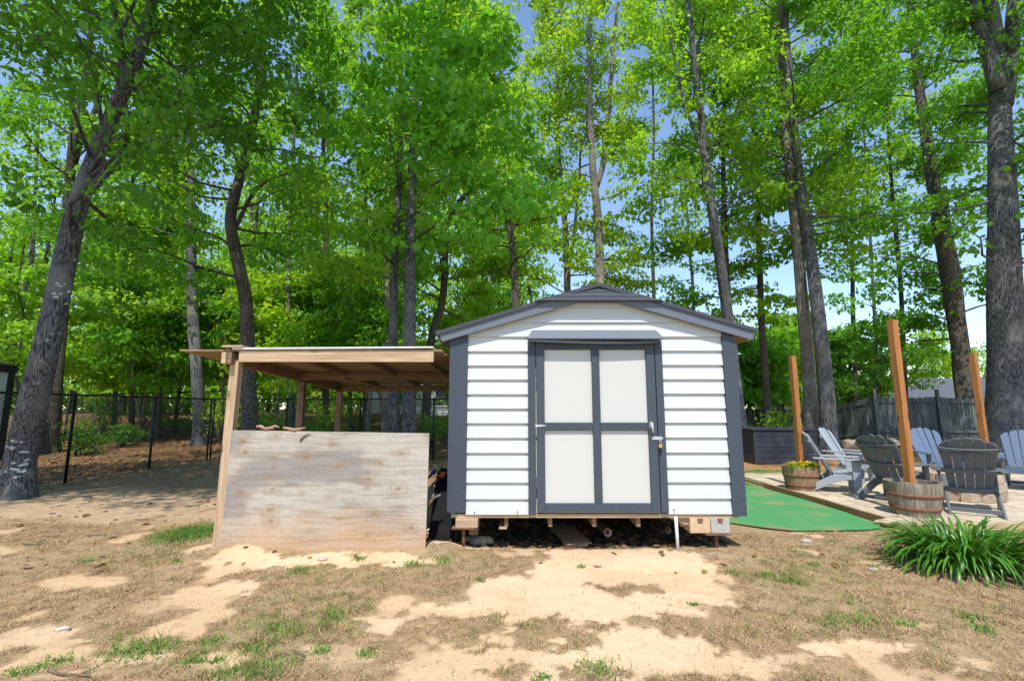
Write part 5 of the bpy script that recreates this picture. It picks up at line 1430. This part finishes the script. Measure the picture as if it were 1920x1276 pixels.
x = rg.uniform(-8.2, 8, Nc); y = 2.3 + (7.6 - 2.3) * rg.uniform(0, 1, Nc) ** 1.35
keep = (np.abs(x) < 1.13 * y + .4) & ~((x > 2.55) & (y > 6.0)) & ~((y > SY - .02) & (x > -.75) & (x < 2.5)) & ~((x > -2.95) & (x < -.8) & (y > 4.86) & (y < 5.05))
x, y = x[keep], y[keep]
sand, green, dirt, litter, under, lawn, rd, n1, n2 = ground_masks(x, y)
clump = fbm(x * 13, y * 13, 321, 3)
prob = (1 - np.clip(sand * 1.5, 0, 1)) ** 1.5 * (1 - .95 * np.clip(dirt, 0, 1)) * (.25 + .75 * smooth(.38, .6, clump)) * (.35 + .65 * smooth(.3, .6, fbm(x * 2.3, y * 2.3, 123)))
prob = np.maximum(prob, .02)
keep = rg.uniform(0, 1, len(x)) < prob
x, y, green, n1, clump = x[keep], y[keep], green[keep], n1[keep], clump[keep]
n = len(x)
isg = rg.uniform(0, 1, n) < (.09 + .62 * np.clip(green, 0, 1.2)) * smooth(.42, .68, fbm(x * 7, y * 7, 55) + .12 * np.clip(green, 0, 1))
ln = rg.uniform(.02, .065, n) * (.7 + .6 * smooth(.4, .7, clump)); wid = rg.uniform(.0011, .0026, n)
tilt = np.where(isg, rg.uniform(.25, 1.1, n), np.where(rg.uniform(0, 1, n) < .8, rg.uniform(1.1, 1.54, n), rg.uniform(.5, 1.2, n)))
straw = np.array([.445, .30, .165])[None] * rg.uniform(.42, 1.3, (n, 1)) + rg.normal(0, .012, (n, 3))
grn = np.array([.15, .195, .05])[None] * rg.uniform(.6, 1.3, (n, 1)) + np.array([.10, .055, .02])[None] * rg.uniform(0, 1, (n, 1))
colr = np.clip(np.where(isg[:, None], grn, straw), .01, 1)
straw_mesh('dry_grass', x, y, ln, wid, tilt, colr, rg, 'thin matted dry grass over the sandy yard')
# green tufts and weeds
tx, ty, tl = [], [], []
tuf = [(520, 1180, .11), (632, 1150, .10), (618, 1165, .09), (395, 1205, .08), (480, 1218, .12), (240, 1220, .15), (675, 1057, .06), (362, 1243, .07), (602, 1222, .06), (688, 1228, .06), (405, 1240, .04), (1120, 1252, .12), (1016, 1268, .05), (1090, 1063, .04), (1600, 1028, .06), (1560, 1015, .05), (1525, 1058, .06), (1445, 1080, .10), (1380, 1075, .08), (1620, 1165, .13), (1560, 1170, .10), (1480, 1090, .09), (1700, 1170, .08), (1815, 1155, .09), (1840, 1180, .09), (160, 1052, .06), (330, 1060, .05), (500, 1262, .14), (430, 1268, .12), (840, 1030, .05), (900, 1088, .04), (560, 1075, .10), (300, 1215, .14), (100, 1240, .10), (1300, 1130, .04), (40, 1255, .08), (1700, 1030, .06), (1640, 1060, .05), (1370, 1010, .05), (830, 1060, .09), (770, 1066, .08)]
for (px, py, rad) in tuf:
    c = G(px, py); m_ = int(170 * rad / .1)
    tx.append(rg.normal(c.x, rad * .55, m_)); ty.append(rg.normal(c.y, rad * .5, m_)); tl.append(np.full(m_, .03 + rad * .2))
c = G(360, 1000); m_ = 3400
tx.append(rg.normal(c.x, .17, m_)); ty.append(rg.normal(c.y, .22, m_)); tl.append(np.full(m_, .075))
# lawn strip behind the mat
m_ = 26000; a = rg.uniform(2.5, 9.5, m_); b = rg.uniform(9.4, 12.0, m_)
lw = ground_masks(a, b)[5]; k = rg.uniform(0, 1, m_) < lw
tx.append(a[k]); ty.append(b[k]); tl.append(np.full(k.sum(), .07))
x = np.concatenate(tx); y = np.concatenate(ty); tl = np.concatenate(tl); n = len(x)
keep = ~((x > -2.98) & (x < -.8) & (y > 4.86) & (y < 5.05)) & ~((x > 4.7) & (y > 6.1) & (y < 11.25)) & ~((y > SY - .02) & (y < 8) & (x > -.75) & (x < 2.5))
x, y, tl = x[keep], y[keep], tl[keep]; n = len(x)
grn = np.array([.10, .22, .035])[None] * rg.uniform(.55, 1.35, (n, 1)) + np.array([.07, .04, .01])[None] * rg.uniform(0, 1, (n, 1)) ** 2
blades_mesh('green_grass', x, y, tl * rg.uniform(.5, 1.2, n), rg.uniform(.002, .004, n), rg.uniform(.3, 1.25, n), grn, rg, 'grass_mat', 'green grass tufts and weeds in the yard', 'grass')
# fallen leaves
m_ = 70000
x = rg.uniform(-24, 3, m_); y = rg.uniform(7, 30, m_)
lit = ground_masks(x, y)[3]
k = rg.uniform(0, 1, m_) < np.maximum(lit, .02 + .22 * smooth(9.0, 11.5, y) * (x < 1))
x, y = x[k], y[k]
# a few blown into the yard and under the shed
x2 = rg.uniform(-7, 5, 320); y2 = rg.uniform(4.5, 9, 320)
x3 = rg.uniform(-.6, 2.35, 1500); y3 = rg.uniform(5.3, 7.2, 1500)
x = np.concatenate([x, x2, x3]); y = np.concatenate([y, y2, y3]); n = len(x)
ok = ~((x > 2.5) & (y > 6) & (y < 9.7)); x, y = x[ok], y[ok]; n = len(x)
z = gsurf(x, y) + .012
V, T, t = leaf_arrays(np.stack([x, y, z], 1), np.full(n, .001), np.full(n, 1), .085, 1, (-.15, .3), .4, rg)
nearm = np.repeat((y < 9), 4)
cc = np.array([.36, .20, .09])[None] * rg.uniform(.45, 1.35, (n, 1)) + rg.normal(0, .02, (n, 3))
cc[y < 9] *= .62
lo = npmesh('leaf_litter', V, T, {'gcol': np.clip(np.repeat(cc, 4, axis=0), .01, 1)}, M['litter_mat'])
tag(lo, 'brown fallen leaves covering the wood floor', 'leaf litter', None, 'stuff')
# twigs
for k, (px, py, s, lab) in enumerate([(95, 1005, .25, 'forked twig on bare dirt at the far left of the yard'), (265, 975, .22, 'twig on bare dirt left of the green grass patch'), (60, 1020, .3, 'long thin twig lying on dirt below the leaning tree'), (130, 1266, .35, 'dark stick at the bottom left of the yard'), (560, 1232, .12, 'short twig in the dry grass below the plywood'), (180, 1003, .2, 'thin twig in the dirt between leaning tree and grass patch')]):
    c = G(px, py); a = random.uniform(-.5, .6)
    pts = [Vector((c.x + math.cos(a) * s * t + .02 * math.sin(t * 9), c.y + math.sin(a) * s * t, gs(c.x + math.cos(a) * s * t, c.y + math.sin(a) * s * t) + .012)) for t in np.linspace(-.5, .5, 6)]
    m = MB().tube(pts, [.006, .007, .007, .006, .005, .003], 6); m.tube([pts[3], pts[3] + Vector((s * .2, s * .18, .01))], [.005, .002], 5)
    tag(m.build('fallen_twig', M['twig'], None, True, 0, tuple(pts[0])), lab, 'twig')
for k, (px, py, s, lab) in enumerate([(1512, 1018, .06, 'pale rounded stone on the dirt in front of the green mat'), (1638, 1068, .03, 'small pale stone in the grass left of the daylily'), (605, 1058, .03, 'small tan stone in the grass below the plywood'), (115, 1180, .035, 'small grey stone in the grass at far left')]):
    c = G(px, py); stone('yard_stone', (c.x, c.y, gs(c.x, c.y) + s * .25), (s * 1.4, s, s * .6), 70 + k, M['pebble'], lab, 'stone')
